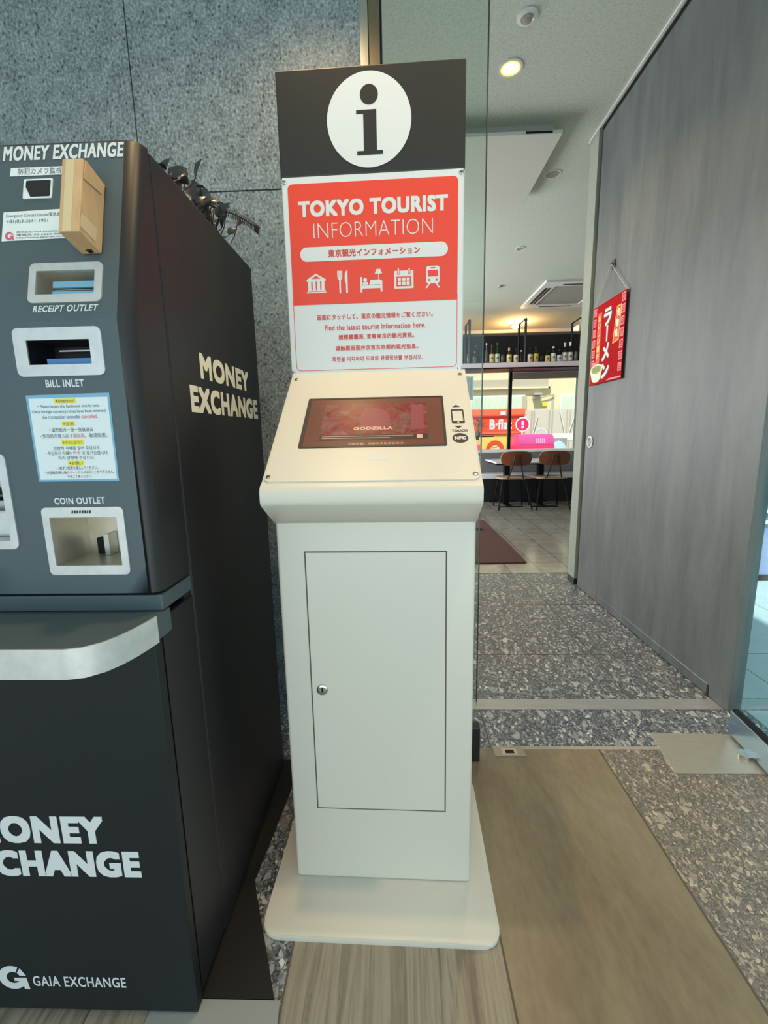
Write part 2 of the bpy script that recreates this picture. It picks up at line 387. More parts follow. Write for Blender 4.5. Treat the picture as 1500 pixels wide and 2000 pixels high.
# 0 terrazzo, 1 slate, 2 plank, 3 beige terrazzo, 4 restaurant tile
region(0, XL, XR, 1.405, 3.38); region(4, XL, XR, 3.38, 8.6)
region(3, 0.69, XR, -3.2, 1.405); region(1, 0.212, 0.69, -3.2, 1.405); region(2, -0.243, 0.212, -3.2, 1.10); region(0, -0.243, 0.212, 1.10, 1.405)
region(0, XL, -0.243, 0.676, 1.405); region(2, XL, -0.243, -3.2, 0.676)
fl.mi = 5; fl.flat(FW, [(1.36, 1.70), (XR, 1.70), (XR, 3.15), (1.36, 3.15)], 0.0003); fl.flat(FW, [(1.36, -3.2), (XR, -3.2), (XR, 1.62), (1.36, 1.62)], 0.0003)
floor = struct(fl.build('floor', [MAT['terrazzo'], MAT['slate'], MAT['plank'], MAT['terrazzo_warm'], MAT['rtile'], MAT['pave']], normals=False))
def joint(n, x0, x1, y0, y1, m, z=0.0006):
    return struct(MB().box(x0, x1, y0, y1, -0.002, z).build(n, m))
jd = MB()
for x in (0.317, 0.957, 1.60, 2.245, 2.89): jd.box(x-0.002, x+0.002, 1.405, 3.38, -0.002, 0.0006)
for y in (2.074, 2.727): jd.box(XL, XR, y-0.002, y+0.002, -0.002, 0.0006)
jd.box(XL, XR, 3.376, 3.382, -0.002, 0.0006)
jd.box(0.210, 0.2145, -3.2, 1.405, -0.002, 0.0006); jd.box(0.6875, 0.6925, -3.2, 1.405, -0.002, 0.0006); jd.box(-0.245, -0.241, -3.2, 1.405, -0.002, 0.0006)
jd.box(-0.62, -0.616, -3.2, 0.676, -0.002, 0.0006)
struct(jd.build('floor_joints', MAT['grout']))
struct(MB().box(0.32, 0.905, 1.398, 1.412, -0.002, 0.001).build('trim_1', MAT['grout_light']))
struct(MB().box(-0.03, 4.0, 1.625, 1.692, -0.002, 0.0035, 0.001).build('trim_2', MAT['strip_metal']))

cl = MB(); cl.box(-3.0, 1.36, -3.2, 8.6, CZ, CZ+0.1); cl.box(1.36, 3.2, 3.1, 8.6, CZ, CZ+0.1)
struct(cl.build('ceiling', MAT['ceiling']))

# stone wall on the left, with panel joints
WY = 1.65
sw = MB()
g = 0.002
for x0, x1 in ((-3.0, -0.857-g), (-0.857+g, -0.1)):
    for z0, z1 in ((0, 1.925-g), (1.925+g, CZ)):
        sw.mi = 0; sw.box(x0, x1, WY, WY+0.03, z0, z1, 0.0008)
sw.mi = 1; sw.box(-3.0, -0.1, WY+0.03, WY+0.12, 0, CZ)
struct(sw.build('wall_left', [MAT['stone'], MAT['gap']]))
tm = MB(); tm.mi = 0; tm.box(-0.1, -0.075, WY, WY+0.1, 0, CZ); tm.mi = 1; tm.box(-0.073, -0.037, WY+0.012, WY+0.1, 0, CZ, 0.001)
tm.mi = 2; tm.box(-0.037, -0.031, WY+0.012, WY+0.1, 0, CZ)
struct(tm.build('trim_3', [MAT['steel'], MAT['brass_post'], MAT['gap']]))
# fixed glass pane of the doorway
gp = thing('glass_partition', None, None); del_keys = None
gp['kind'] = 'structure'
pane = MB().box(-0.031, 0.312, 1.672, 1.682, 0.004, CZ-0.002).build('pane', MAT['glass'], gp)
MB().box(0.312, 0.3155, 1.672, 1.682, 0.004, CZ-0.002).build('pane_edge', MAT['glass_edge'], gp)
# right: sliding door panel, jamb, trims
dr = bpy.data.objects.new('door_1', None); COL.objects.link(dr); dr['kind'] = 'structure'
MB().box(1.276, 1.325, 1.60, 3.065, 0.006, CZ-0.040, 0.001).build('panel', MAT['panel'], dr)
MB().box(1.2745, 1.276, 1.72, 3.065, 0.0512, 0.0535).build('kick_rail_line', MAT['steel'], dr)
MB().box(1.2735, 1.276, 1.712, 1.722, 0.004, 0.052).build('guide_bracket', MAT['black_plastic'], dr)
kf = Fr((1.2755, 2.99, 1.026), (0, 1, 0), (0, 0, 1)); kf = Fr((1.2758, 2.99, 1.026), (0, -1, 0), (0, 0, 1))
MB().ring(kf, ellipse(0, 0, 0.044, 0.040), ellipse(0, 0, 0.031, 0.028), -0.002, 0.004).build('pull_ring', MAT['steel'], dr, smooth=True)
MB().flat(kf, ellipse(0, 0, 0.033), 0.0006).build('pull_cup', MAT['lens_off'], dr)
MB().tube([(1.279, 2.815, 2.05), (1.262, 2.815, 2.05), (1.257, 2.815, 2.057)], 0.004).build('hook', MAT['black_plastic'], dr)
MB().prism(Fr((1.2755, 2.815, 2.05), (0, -1, 0), (0, 0, 1)), rrect(-0.022, -0.022, 0.022, 0.026, 0.006), 0, 0.003).build('hook_plate', MAT['black_plastic'], dr)
struct(MB().box(1.265, 1.42, 3.10, 3.22, 0.05, CZ).build('wall_right', MAT['jamb']))
struct(MB().box(1.264, 1.42, 3.099, 3.221, 0.0, 0.05).build('baseboard_right', MAT['black_plastic']))
struct(MB().box(1.29, 1.40, 3.066, 3.10, 0.0, CZ).build('trim_4', MAT['gap']))
struct(MB().box(1.262, 1.276, -3.2, 3.25, CZ-0.010, CZ).build('trim_5', MAT['white_trim']))
struct(MB().box(1.290, 1.36, -3.2, 3.066, CZ-0.039, CZ).build('trim_6', MAT['gap']))
struct(MB().box(1.276, 1.325, -3.2, 1.598, 2.6, CZ-0.040).build('trim_8', MAT['panel']))
# floor edging by the door foot
struct(MB().prism(FW, [(1.283, 1.622), (1.290, 1.622), (1.262, 1.535), (1.255, 1.535)], -0.001, 0.0015).build('trim_7', MAT['white_trim']))
# street-side wall past the door, seen through the glass leaf
ew = MB(); ew.mi = 0; ew.box(1.42, 3.0, 3.16, 3.24, 0, 0.04); ew.mi = 1; ew.box(1.42, 3.0, 3.17, 3.24, 0.04, 0.42); ew.mi = 2; ew.box(1.42, 3.0, 3.15, 3.24, 0.42, 0.445); ew.box(1.42, 3.0, 3.15, 3.24, 0.50, 0.52)
ew.mi = 3; ew.box(1.42, 3.0, 3.17, 3.24, 0.445, 0.50); ew.box(1.42, 3.0, 3.17, 3.24, 0.52, CZ)
struct(ew.build('wall_street', [MAT['gap'], MAT['ext_lilac'], MAT['white_trim'], MAT['ext_teal']]))
struct(MB().box(3.0, 3.1, 3.25, 7.72, 0, CZ).build('wall_restaurant', MAT['jamb']))
struct(MB().box(-3.1, -3.0, 1.65, 8.6, 0, CZ).build('wall_side', MAT['jamb']))
# far end of the restaurant
struct(MB().box(-3.0, 3.2, 8.5, 8.6, 2.28, CZ).build('wall_far', MAT['wall_white']))
lt = MB(); lt.mi = 0; lt.box(-3.0, 3.0, 7.58, 7.66, 2.085, 2.68); lt.box(-3.0, 3.2, 7.66, 8.5, 2.28, 2.33); lt.mi = 1; lt.box(-3.0, 3.0, 7.46, 7.75, 0.0, 0.76)
struct(lt.build('wall_window_side', [MAT['tan_soffit'], MAT['black_base']]))
# window with mullion and blind
wn = bpy.data.objects.new('window_1', None); COL.objects.link(wn); wn['kind'] = 'structure'
MB().box(-3.0, 3.0, 7.44, 7.72, 0.77, 0.815, 0.004).build('sill', MAT['table_white'], wn)
MB().box(1.865, 1.91, 7.58, 7.66, 0.815, 2.07).build('mullion', MAT['black_metal'], wn)
MB().box(1.91, 1.925, 7.585, 7.65, 1.93, 2.07).build('mullion_edge', MAT['white_paint'], wn)
MB().box(-3.0, 3.0, 7.62, 7.628, 0.815, 2.07).build('pane', MAT['window_glass'], wn)
MB().box(1.925, 3.0, 7.57, 7.60, 1.955, 2.06).build('roller_blind', MAT['blind'], wn)
MB().box(1.91, 3.0, 7.565, 7.605, 2.058, 2.07).build('head_rail', MAT['white_paint'], wn)

# ------------------------------------------------------------------ tourist information kiosk
K = thing('information_kiosk', 'cream tourist information kiosk with sloped touch screen and tall sign board', 'kiosk', (-0.051, 0.9195, 0), math.radians(-1.5))
kp = MB().prism(FW, rrect(-0.266, -0.134, 0.266, 0.34, 0.036, 8), 0.0, 0.013, 0.003).build('base_plate', MAT['kiosk'], K, smooth=True)
cb = MB(); cb.box(-0.215, 0.215, 0.0, 0.26, 0.0125, 0.925, 0.008, seg=3)
column = cb.build('column', MAT['kiosk'], K, smooth=True)
FS = Fr((0, 0, 0), (1, 0, 0), (0, 0, 1))            # front of the column
dm = MB(); dm.mi = 1; dm.flatring(FS, [(-0.1545, 0.2120), (0.1545, 0.2120), (0.1545, 0.8535), (-0.1545, 0.8535)], [(-0.1515, 0.2150), (0.1515, 0.2150), (0.1515, 0.8505), (-0.1515, 0.8505)], 0.0005)
dm.mi = 0; dm.box(-0.1515, 0.1515, 0.2150, 0.8505, -0.001, 0.0012, 0.0006, FS)
kd = dm.build('door', [MAT['kiosk'], MAT['grout']], K)
lk = MB().lathe([(0.012, 0.0), (0.0125, 0.003), (0.010, 0.0045), (0.007, 0.0045), (0.0065, 0.0035), (0, 0.0035)], Fr((0, -0.0012, 0), (1, 0, 0), (0, 0, 1)), 24, (-0.128, 0.527)).build('lock', MAT['steel'], kd, smooth=True)
MB().box(-0.1295, -0.1265, 0.522, 0.532, 0.0046, 0.0052, fr=Fr((0, -0.0012, 0), (1, 0, 0), (0, 0, 1))).build('keyhole', MAT['gap'], kd)
prof = [(0.0, 0.916), (-0.080, 0.966), (-0.0835, 0.970), (-0.085, 0.975), (-0.085, 0.992), (-0.083, 0.999), (-0.0775, 1.0055), (-0.066, 1.012), (0.226, 1.2555), (0.26, 1.2555), (0.26, 0.916)]
FP = Fr((0, 0, 0), (0, 1, 0), (0, 0, 1))
cons = MB().prism(FP, prof, -0.215, 0.215).build('console', MAT['kiosk'], K, smooth=True)
# sloped control panel
FC = Fr((0, -0.066, 1.012), (1, 0, 0), (0, 0.768, 0.640))
plate = MB().prism(FC, rrect(-0.211, -0.002, 0.211, 0.366, 0.012, 6), 0.0, 0.0035, 0.001).build('control_panel', MAT['kiosk'], K)
def screw(fr, u, v, parent, m='steel', w=0.0, r=0.0055):
    mb = MB(); mb.mi = 0; mb.lathe([(r, w), (r, w+0.001), (r*0.7, w+0.002), (0, w+0.0022)], fr, 14, (u, v)); mb.mi = 1
    mb.box(u-r*0.6, u+r*0.6, v-r*0.12, v+r*0.12, w+0.0021, w+0.0025, fr=fr)
    return mb.build('screw', [MAT[m], MAT['gap']], parent)
for u, v in ((-0.203, 0.011), (0.203, 0.012), (-0.200, 0.349), (0.200, 0.353)): screw(FC, u, v, plate, w=0.0035)
scr = MB().ring(FC, rrect(-0.157, 0.094, 0.154, 0.266, 0.004), rrect(-0.149, 0.098, 0.149, 0.261, 0.003), 0.002, 0.0050).build('screen', MAT['black_print'], K)
MB().flat(FC, rrect(-0.151, 0.096, 0.151, 0.263, 0.002), 0.0042).build('display', MAT['screen'], scr)
MB().flat(FC, [(-0.115, 0.117), (0.115, 0.117), (0.115, 0.241), (-0.115, 0.241)], 0.0044).build('picture', MAT['screen_pic'], scr)
MB().flat(FC, ellipse(0.0, 0.185, 0.034, 0.040, 24), 0.00445).build('picture_patch', MAT['screen_pink'], scr); MB().flat(FC, rrect(0.080, 0.150, 0.108, 0.236, 0.004), 0.00445).build('picture_patch', MAT['screen_pink'], scr)
pk = MB(); pk.flat(FC, [(-0.115, 0.117), (0.115, 0.117), (0.115, 0.1335), (-0.115, 0.1335)], 0.0046); pk.build('caption_bar', MAT['screen_dark'], scr)
lettering('GODZILLA', MAT['screen_text'], scr, FC, -0.044, 0.149, 0.041, 0.159, 0.0047, 0.0006)
lettering('ATTACK ON TOKYO', MAT['screen_pink'], scr, FC, -0.042, 0.138, 0.045, 0.1445, 0.0047)
sm = MB(); sm.flat(FC, [(0.092, 0.1195), (0.104, 0.1195), (0.104, 0.131), (0.092, 0.131)], 0.0047)
for r in range(2): sm.flat(FC, [(-0.110, 0.128-r*0.006), (0.085-r*0.05, 0.128-r*0.006), (0.085-r*0.05, 0.1293-r*0.006), (-0.110, 0.1293-r*0.006)], 0.0047)
sm.build('caption_text', MAT['screen_text'], scr)
lettering('轻触屏幕，探索东京旅游新亮点', MAT['screen_text'], scr, FC, -0.052, 0.1005, 0.064, 0.1075, 0.0047)
ps = MB()
ps.flat(FC, [(0.1725, 0.2225), (0.1905, 0.2235), (0.1815, 0.2315)], 0.0039)
ps.flatring(FC, rrect(0.1685, 0.1655, 0.1965, 0.2150, 0.004), rrect(0.1715, 0.1735, 0.1935, 0.2095, 0.001), 0.0039)
ps.flat(FC, [(0.1725, 0.1570), (0.1905, 0.1570), (0.1815, 0.1485)], 0.0039)
ps.build('phone_symbol', MAT['black_print'], plate)
MB().flat(FC, ellipse(0.1825, 0.1695, 0.0022, n=16), 0.0041).build('phone_button', MAT['kiosk'], plate)
lettering('TOUCH', MAT['black_print'], plate, FC, 0.166, 0.1375, 0.199, 0.1450, 0.0039, 0.0004)
nf = MB().flat(FC, ellipse(0.1825, 0.1175, 0.0165, 0.0155), 0.0039).build('touch_badge', MAT['black_print'], plate)
lettering('NFC', MAT['white_print'], nf, FC, 0.1705, 0.1125, 0.1945, 0.1225, 0.0041, 0.0008)
MB().flat(FC, [(-0.010, 0.0545), (0.031, 0.0555), (0.033, 0.0655), (-0.008, 0.064)], 0.0038).build('blank_sticker', MAT['white_print'], plate)
# upright sign board
SY = 0.226; SU = -0.005
FG = Fr((0, SY, 0), (1, 0, 0), (0, 0, 1))
FB = Fr((0, SY+0.004, 0), (1, 0, 0), (0, 0, 1))
board = MB().box(SU-0.215, SU+0.215, 1.250, 1.700, -0.02, 0.0, 0.002, FB).build('sign_board', MAT['white_board'], K)
acr = MB().prism(FG, rrect(SU-0.212, 1.252, SU+0.212, 1.699, 0.002), -0.0035, 0.0, 0.0006).build('poster_panel', MAT['white_print'], board)
hd = MB().box(SU-0.2155, SU+0.2155, 1.6995, 1.9175, -0.024, 0.0, 0.0025, FG).build('header_panel', MAT['header'], K)
cir = MB().prism(FG, ellipse(-0.0085, 1.808, 0.0965, 0.0970, 72), 0.0, 0.001).build('information_disc', MAT['white_print'], hd)
ii = MB(); w = 0.0014
ii.flat(FG, ellipse(-0.0075, 1.8585, 0.0205, n=40), w)
ii.flat(FG, [(-0.0375, 1.737), (0.0225, 1.737), (0.0225, 1.7455), (0.0085, 1.7455), (0.0085, 1.8285), (-0.0375, 1.8285), (-0.0375, 1.8205), (-0.0215, 1.8205), (-0.0215, 1.7455), (-0.0375, 1.7455)], w)
ii.build('information_letter', MAT['header'], hd)
rp = MB(); rp.flat(FG, rrect(SU-0.200, 1.417, SU+0.200, 1.6845, 0.011, 6, (0, 0, 1, 1)), 0.0003)
o_ = rrect(SU-0.2005, 1.2615, SU+0.2005, 1.43, 0.012, 6, (1, 1, 0, 0)); i_ = rrect(SU-0.1990, 1.2630, SU+0.1990, 1.43, 0.0108, 6, (1, 1, 0, 0))
rp.flatring(FG, o_, i_, 0.00025); rp.build('red_panel', MAT['red_print'], board)
for u, v in ((-0.212, 1.690), (0.202, 1.692), (-0.212, 1.258), (0.202, 1.258)): screw(FG, u, v, board)
lettering('TOKYO TOURIST', MAT['white_print'], board, FG, -0.1815, 1.6125, 0.1715, 1.6475, 0.0006, 0.0019)
lettering('INFORMATION', MAT['white_print'], board, FG, -0.1475, 1.5655, 0.1365, 1.5985, 0.0006, thin=0.021)
MB().flat(FG, rrect(-0.182, 1.5150, 0.172, 1.5470, 0.0159, 10), 0.0005).build('pill_panel', MAT['white_print'], board)
lettering('東京観光インフォメーション', MAT['red_ink'], board, FG, -0.1145, 1.5225, 0.1060, 1.5400, 0.0007, 0.0005)
for s, u0, v0, u1, v1 in (('画面にタッチして、東京の観光情報をご覧ください。', -0.1475, 1.3805, 0.1365, 1.3935), ('Find the latest tourist information here.', -0.1295, 1.3560, 0.1185, 1.3690),
                          ('請輕觸畫面, 查看東京的觀光資訊。', -0.0960, 1.3335, 0.0910, 1.3455), ('请触摸画面并浏览东京都的观光信息。', -0.1045, 1.3075, 0.1005, 1.3195),
                          ('화면을 터치하여 도쿄의 관광정보를 보십시오.', -0.1135, 1.2815, 0.1115, 1.2935)):
    lettering(s, MAT['red_ink'], board, FG, u0, v0, u1, v1, 0.0006, 0.00028)
# pictograms
def icon(name, shapes):
    mb = MB()
    for k, (mi, poly) in enumerate(shapes): mb.mi = mi; mb.flat(FG, poly, 0.0006 + mi*0.0002 + k*2e-6)
    return mb.build(name, [MAT['white_print'], MAT['red_print']], board)
def R_(u0, v0, u1, v1, r=0.0): return rrect(u0, v0, u1, v1, r, 4)
u0, v0 = -0.170, 1.4435
sh = [(0, R_(u0, v0, u0+0.048, v0+0.003)), (0, R_(u0+0.002, v0+0.004, u0+0.046, v0+0.007)), (0, R_(u0+0.001, v0+0.026, u0+0.047, v0+0.030)), (0, [(u0-0.001, v0+0.030), (u0+0.049, v0+0.030), (u0+0.024, v0+0.0445)]), (1, [(u0+0.012, v0+0.0325), (u0+0.036, v0+0.0325), (u0+0.024, v0+0.0395)])]
for j in range(4): sh.append((0, R_(u0+0.0040+j*0.0108, v0+0.007, u0+0.0116+j*0.0108, v0+0.026)))
icon('museum_icon', sh)
u0, v0 = -0.094, 1.441
sh = [(0, R_(u0+0.0042, v0, u0+0.0082, v0+0.030, 0.0018)), (0, [(u0+0.0042, v0+0.029), (u0+0.0082, v0+0.029), (u0+0.0122, v0+0.036), (u0+0.0002, v0+0.036)])]
for j in range(4): sh.append((0, R_(u0+0.0002+j*0.0031, v0+0.035, u0+0.0028+j*0.0031, v0+0.051, 0.0008)))
sh += [(0, R_(u0+0.0205, v0, u0+0.0250, v0+0.026, 0.0018)), (0, [(u0+0.0185, v0+0.024), (u0+0.0250, v0+0.024), (u0+0.0250, v0+0.051), (u0+0.0225, v0+0.051), (u0+0.0192, v0+0.046), (u0+0.0180, v0+0.036)])]
icon('cutlery_icon', sh)
u0, v0 = -0.038, 1.4415
sh = [(0, R_(u0, v0, u0+0.0045, v0+0.0345)), (0, R_(u0, v0+0.008, u0+0.053, v0+0.0155)), (0, R_(u0+0.0485, v0, u0+0.053, v0+0.018)), (0, [(u0+0.021, v0+0.0165), (u0+0.053, v0+0.0165), (u0+0.053, v0+0.0245), (u0+0.048, v0+0.0275), (u0+0.025, v0+0.0275)]),
      (0, ellipse(u0+0.0115, v0+0.0275, 0.0048, n=20)), (0, R_(u0+0.0055, v0+0.0165, u0+0.0195, v0+0.0225, 0.002)), (1, [(u0+0.017, v0+0.0165), (u0+0.0195, v0+0.0165), (u0+0.0225, v0+0.0265), (u0+0.020, v0+0.0265)]),
      (0, R_(u0+0.0435, v0+0.028, u0+0.0453, v0+0.042)), (0, [(u0+0.0350, v0+0.0405), (u0+0.0530, v0+0.0405), (u0+0.0485, v0+0.0510), (u0+0.0395, v0+0.0510)])]
icon('bed_icon', sh)
u0, v0 = 0.0440, 1.4465
sh = [(0, R_(u0, v0, u0+0.046, v0+0.040, 0.002)), (1, R_(u0+0.005, v0+0.005, u0+0.041, v0+0.027)), (1, R_(u0+0.007, v0+0.031, u0+0.013, v0+0.043, 0.0028)), (1, R_(u0+0.033, v0+0.031, u0+0.039, v0+0.043, 0.0028)), (0, R_(u0+0.0084, v0+0.033, u0+0.0116, v0+0.0455, 0.0015)), (0, R_(u0+0.0344, v0+0.033, u0+0.0376, v0+0.0455, 0.0015))]
sh[4] = (2, sh[4][1]); sh[5] = (2, sh[5][1])
for i in range(3):
    for j in range(2): sh.append((2, R_(u0+0.0085+i*0.0105, v0+0.0075+j*0.0095, u0+0.0160+i*0.0105, v0+0.0150+j*0.0095)))
mb = MB()
for k, (mi, poly) in enumerate(sh): mb.mi = mi; mb.flat(FG, poly, 0.0006 + mi*0.0002 + k*2e-6)
mb.build('calendar_icon', [MAT['white_print'], MAT['red_print'], MAT['white_print']], board)
u0, v0 = 0.1190, 1.4455
mb = MB()
sh = [(0, R_(u0+0.0015, v0+0.010, u0+0.0335, v0+0.0490, 0.006)), (1, R_(u0+0.0055, v0+0.0255, u0+0.0295, v0+0.0400, 0.002)), (1, R_(u0+0.0115, v0+0.0435, u0+0.0235, v0+0.0460, 0.001)), (1, ellipse(u0+0.0085, v0+0.0178, 0.0026, n=16)), (1, ellipse(u0+0.0265, v0+0.0178, 0.0026, n=16)),
      (0, [(u0-0.0005, v0), (u0+0.0040, v0), (u0+0.0115, v0+0.0105), (u0+0.0075, v0+0.0105)]), (0, [(u0+0.0310, v0), (u0+0.0355, v0), (u0+0.0275, v0+0.0105), (u0+0.0235, v0+0.0105)])]
icon('train_icon', sh)
AD = thing('power_adapter', 'small black box standing on the floor behind the right side of the kiosk', 'adapter', (0.205, 1.355, 0))
MB().box(-0.06, 0.060, -0.02, 0.02, 0.0, 0.128, 0.004).build('case', MAT['black_plastic'], AD)
MB().tube([(-0.03, 0.0, 0.126), (-0.05, 0.0, 0.16), (-0.09, -0.01, 0.17), (-0.12, -0.03, 0.02)], 0.004, 6).build('cable', MAT['black_plastic'], AD)

# ------------------------------------------------------------------ money exchange machine
MX0, MX1 = -0.90, -0.40
M = thing('money_exchange_machine', 'black money exchange machine with slanted front and white lettering', 'exchange machine', (-0.65, 0.98, 0))
def ML(fr): return fr
OM = Vector((-0.65, 0.98, 0))
def loc(x, y, z): return Vector((x, y, z)) - OM
FM = Fr(-OM)                                          # world axes, in the machine's own space
def mbox(mb, *a, **k): return mb.box(*a, fr=FM, **k)
bd = MB(); mbox(bd, MX0, MX1, 0.805, 1.32, 0.006, 1.565, bevel=0.004); mbox(bd, MX0+0.004, MX1-0.002, 0.690, 0.806, 0.02, 0.80); mbox(bd, MX0+0.01, MX1-0.006, 0.7815, 0.806, 0.80, 1.55)
body = bd.build('body', MAT['machine_dark'], M)
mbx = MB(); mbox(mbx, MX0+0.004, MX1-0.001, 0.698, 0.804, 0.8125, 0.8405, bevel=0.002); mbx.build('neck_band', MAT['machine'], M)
# upper door: front plates with openings, rounded side strips
ud = MB()
FL = Fr(loc(0, 0.694, 0), (1, 0, 0), (0, 0, 1))       # lower front plane (u = world x, v = z)
td = Vector((0, 0.075, 0.28)).normalized()
FU = Fr(loc(0, 0.69, 1.28), (1, 0, 0), tuple(td))     # slanted upper plane
def grid(mb, fr, U, Vv, holes):
    us = sorted(set(U + [h[0] for h in holes] + [h[2] for h in holes])); vv = sorted(set(Vv + [h[1] for h in holes] + [h[3] for h in holes]))
    for a, b in zip(us, us[1:]):
        for c, d in zip(vv, vv[1:]):
            if any(h[0] <= a and b <= h[2] and h[1] <= c and d <= h[3] for h in holes): continue
            mb.flat(fr, [(a, c), (b, c), (b, d), (a, d)])
B = 0.02
hol_l = [(-0.564, 1.216, -0.4655, 1.252), (-0.5695, 0.8955, -0.4575, 0.977), (-0.88, 0.939, -0.6405, 1.066)]
hol_u = [(-0.5475, 0.0405, -0.456, 0.0785)]
FLf = Fr(loc(0, 0.694, 0), (1, 0, 0), (0, 0.0, 1))
grid(ud, FLf, [MX0+B, MX1-B], [0.846, 1.28], hol_l)
ud2 = ud
s_top = 0.2905
grid(ud, Fr(loc(0, 0.694, 1.28), (1, 0, 0), tuple(td)), [MX0+B, MX1-B], [0.0, s_top], [(h[0], h[1], h[2], h[3]) for h in hol_u])
FU = Fr(loc(0, 0.694, 1.28), (1, 0, 0), tuple(td))
line = [(0.694, 0.846), (0.694, 1.28)]
e = Vector((0.694, 1.28)) + Vector((td.y, td.z))*s_top
line += [(e.x, e.y), (e.x+0.004, e.y+0.004), (0.786, 1.567), (0.8000, 1.567)]
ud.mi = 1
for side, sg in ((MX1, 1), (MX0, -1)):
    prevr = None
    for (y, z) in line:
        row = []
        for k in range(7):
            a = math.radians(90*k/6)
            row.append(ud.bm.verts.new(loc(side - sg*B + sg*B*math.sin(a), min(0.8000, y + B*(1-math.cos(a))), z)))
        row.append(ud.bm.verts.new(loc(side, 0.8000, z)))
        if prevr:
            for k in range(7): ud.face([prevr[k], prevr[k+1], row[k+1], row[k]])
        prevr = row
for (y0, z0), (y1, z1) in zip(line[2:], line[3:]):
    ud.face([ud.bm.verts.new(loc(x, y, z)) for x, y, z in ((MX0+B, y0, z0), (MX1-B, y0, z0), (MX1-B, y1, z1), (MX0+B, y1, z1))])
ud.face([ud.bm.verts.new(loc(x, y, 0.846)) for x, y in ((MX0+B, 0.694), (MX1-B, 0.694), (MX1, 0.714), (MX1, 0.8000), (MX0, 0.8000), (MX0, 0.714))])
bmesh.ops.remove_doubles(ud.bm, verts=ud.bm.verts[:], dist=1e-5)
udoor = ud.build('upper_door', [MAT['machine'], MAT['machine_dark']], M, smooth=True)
def bezel(name, fr, o, i, r, depth, inner_mat, w=0.0025):
    mb = MB(); op = rrect(o[0], o[1], o[2], o[3], r, 5); ip = rrect(i[0], i[1], i[2], i[3], 0.001, 5)
    mb.ring(fr, op, ip, 0.0, w)
    b = mb.build(name, MAT['satin'], M)
    wl = MB().well(fr, i[0], i[1], i[2], i[3], depth, 0.0); wl.build('recess', inner_mat, b, normals=False); return b
rs = bezel('receipt_outlet', FU, (-0.5585, 0.0275, -0.444, 0.091), hol_u[0], 0.008, 0.045, MAT['brushed'])
q = MB(); q.box(-0.532, -0.4575, 0.043, 0.0540, -0.024, -0.012, fr=FU); q.box(-0.532, -0.4575, 0.0600, 0.0700, -0.024, -0.012, fr=FU); q.build('slot_lips', MAT['clear_edge'], rs)
q = MB(); q.box(-0.532, -0.4575, 0.0540, 0.0600, -0.024, -0.015, fr=FU); q.build('slot', MAT['gap'], rs)
q = MB(); q.box(-0.530, -0.459, 0.0562, 0.0575, -0.016, -0.0135, fr=FU); q.build('slot_tongue', MAT['steel'], rs)
bs = bezel('bill_inlet', FL, (-0.584, 1.199, -0.446, 1.270), hol_l[0], 0.009, 0.055, MAT['dark_void'])
q = MB(); q.box(-0.546, -0.468, 1.216, 1.227, -0.045, -0.012, fr=FL); q.build('bill_guide', simple('blue_guide', (70, 120, 176), 0.35), bs)
q = MB(); q.box(-0.530, -0.467, 1.2385, 1.2405, -0.04, -0.02, fr=FL); q.build('slot_bar', MAT['steel'], bs)
cs = bezel('coin_outlet', FL, (-0.5815, 0.8795, -0.4455, 0.9935), hol_l[1], 0.008, 0.085, MAT['brushed'])
q = MB()
for k in range(8): q.flat(FL, [(-0.531+k*0.0042, 0.9835), (-0.5282+k*0.0042, 0.9835), (-0.5272+k*0.0042, 0.9885), (-0.530+k*0.0042, 0.9885)], 0.0028)
q.build('stripe_label', MAT['black_print'], cs)
q = MB(); q.box(-0.548, -0.528, 0.896, 0.925, -0.084, -0.072, fr=FL); q.build('coin_opening', MAT['gap'], cs)
q = MB(); q.box(-0.527, -0.518, 0.896, 0.934, -0.084, -0.060, fr=FL); q.build('coin_guard', MAT['steel'], cs)
tr_ = bezel('bill_outlet', FL, (-0.895, 0.925, -0.6275, 1.082), hol_l[2], 0.010, 0.06, MAT['satin'])
q = MB(); q.box(-0.87, -0.645, 1.012, 1.022, -0.058, -0.03, fr=FL); q.box(-0.87, -0.645, 1.003, 1.005, -0.058, -0.02, fr=FL); q.build('slot', MAT['gap'], tr_)
q = MB(); q.box(-0.88, -0.641, 0.939, 0.985, -0.059, -0.03, bevel=0.004, fr=FL); q.build('tray', MAT['satin'], tr_)
WP = MAT['white_print']
lettering('MONEY EXCHANGE', WP, M, FU, -0.614, 0.2640, -0.4205, 0.2890, 0.0006, 0.0008, 0.06)
lettering('RECEIPT OUTLET', WP, M, FU, -0.5505, 0.0135, -0.449, 0.0240, 0.0006, 0.0003, 0.18)
lettering('BILL INLET', WP, M, FL, -0.544, 1.1825, -0.483, 1.1935, 0.0006, 0.00035)
lettering('COIN OUTLET', WP, M, FL, -0.558, 0.9985, -0.474, 1.0095, 0.0006, 0.00035)
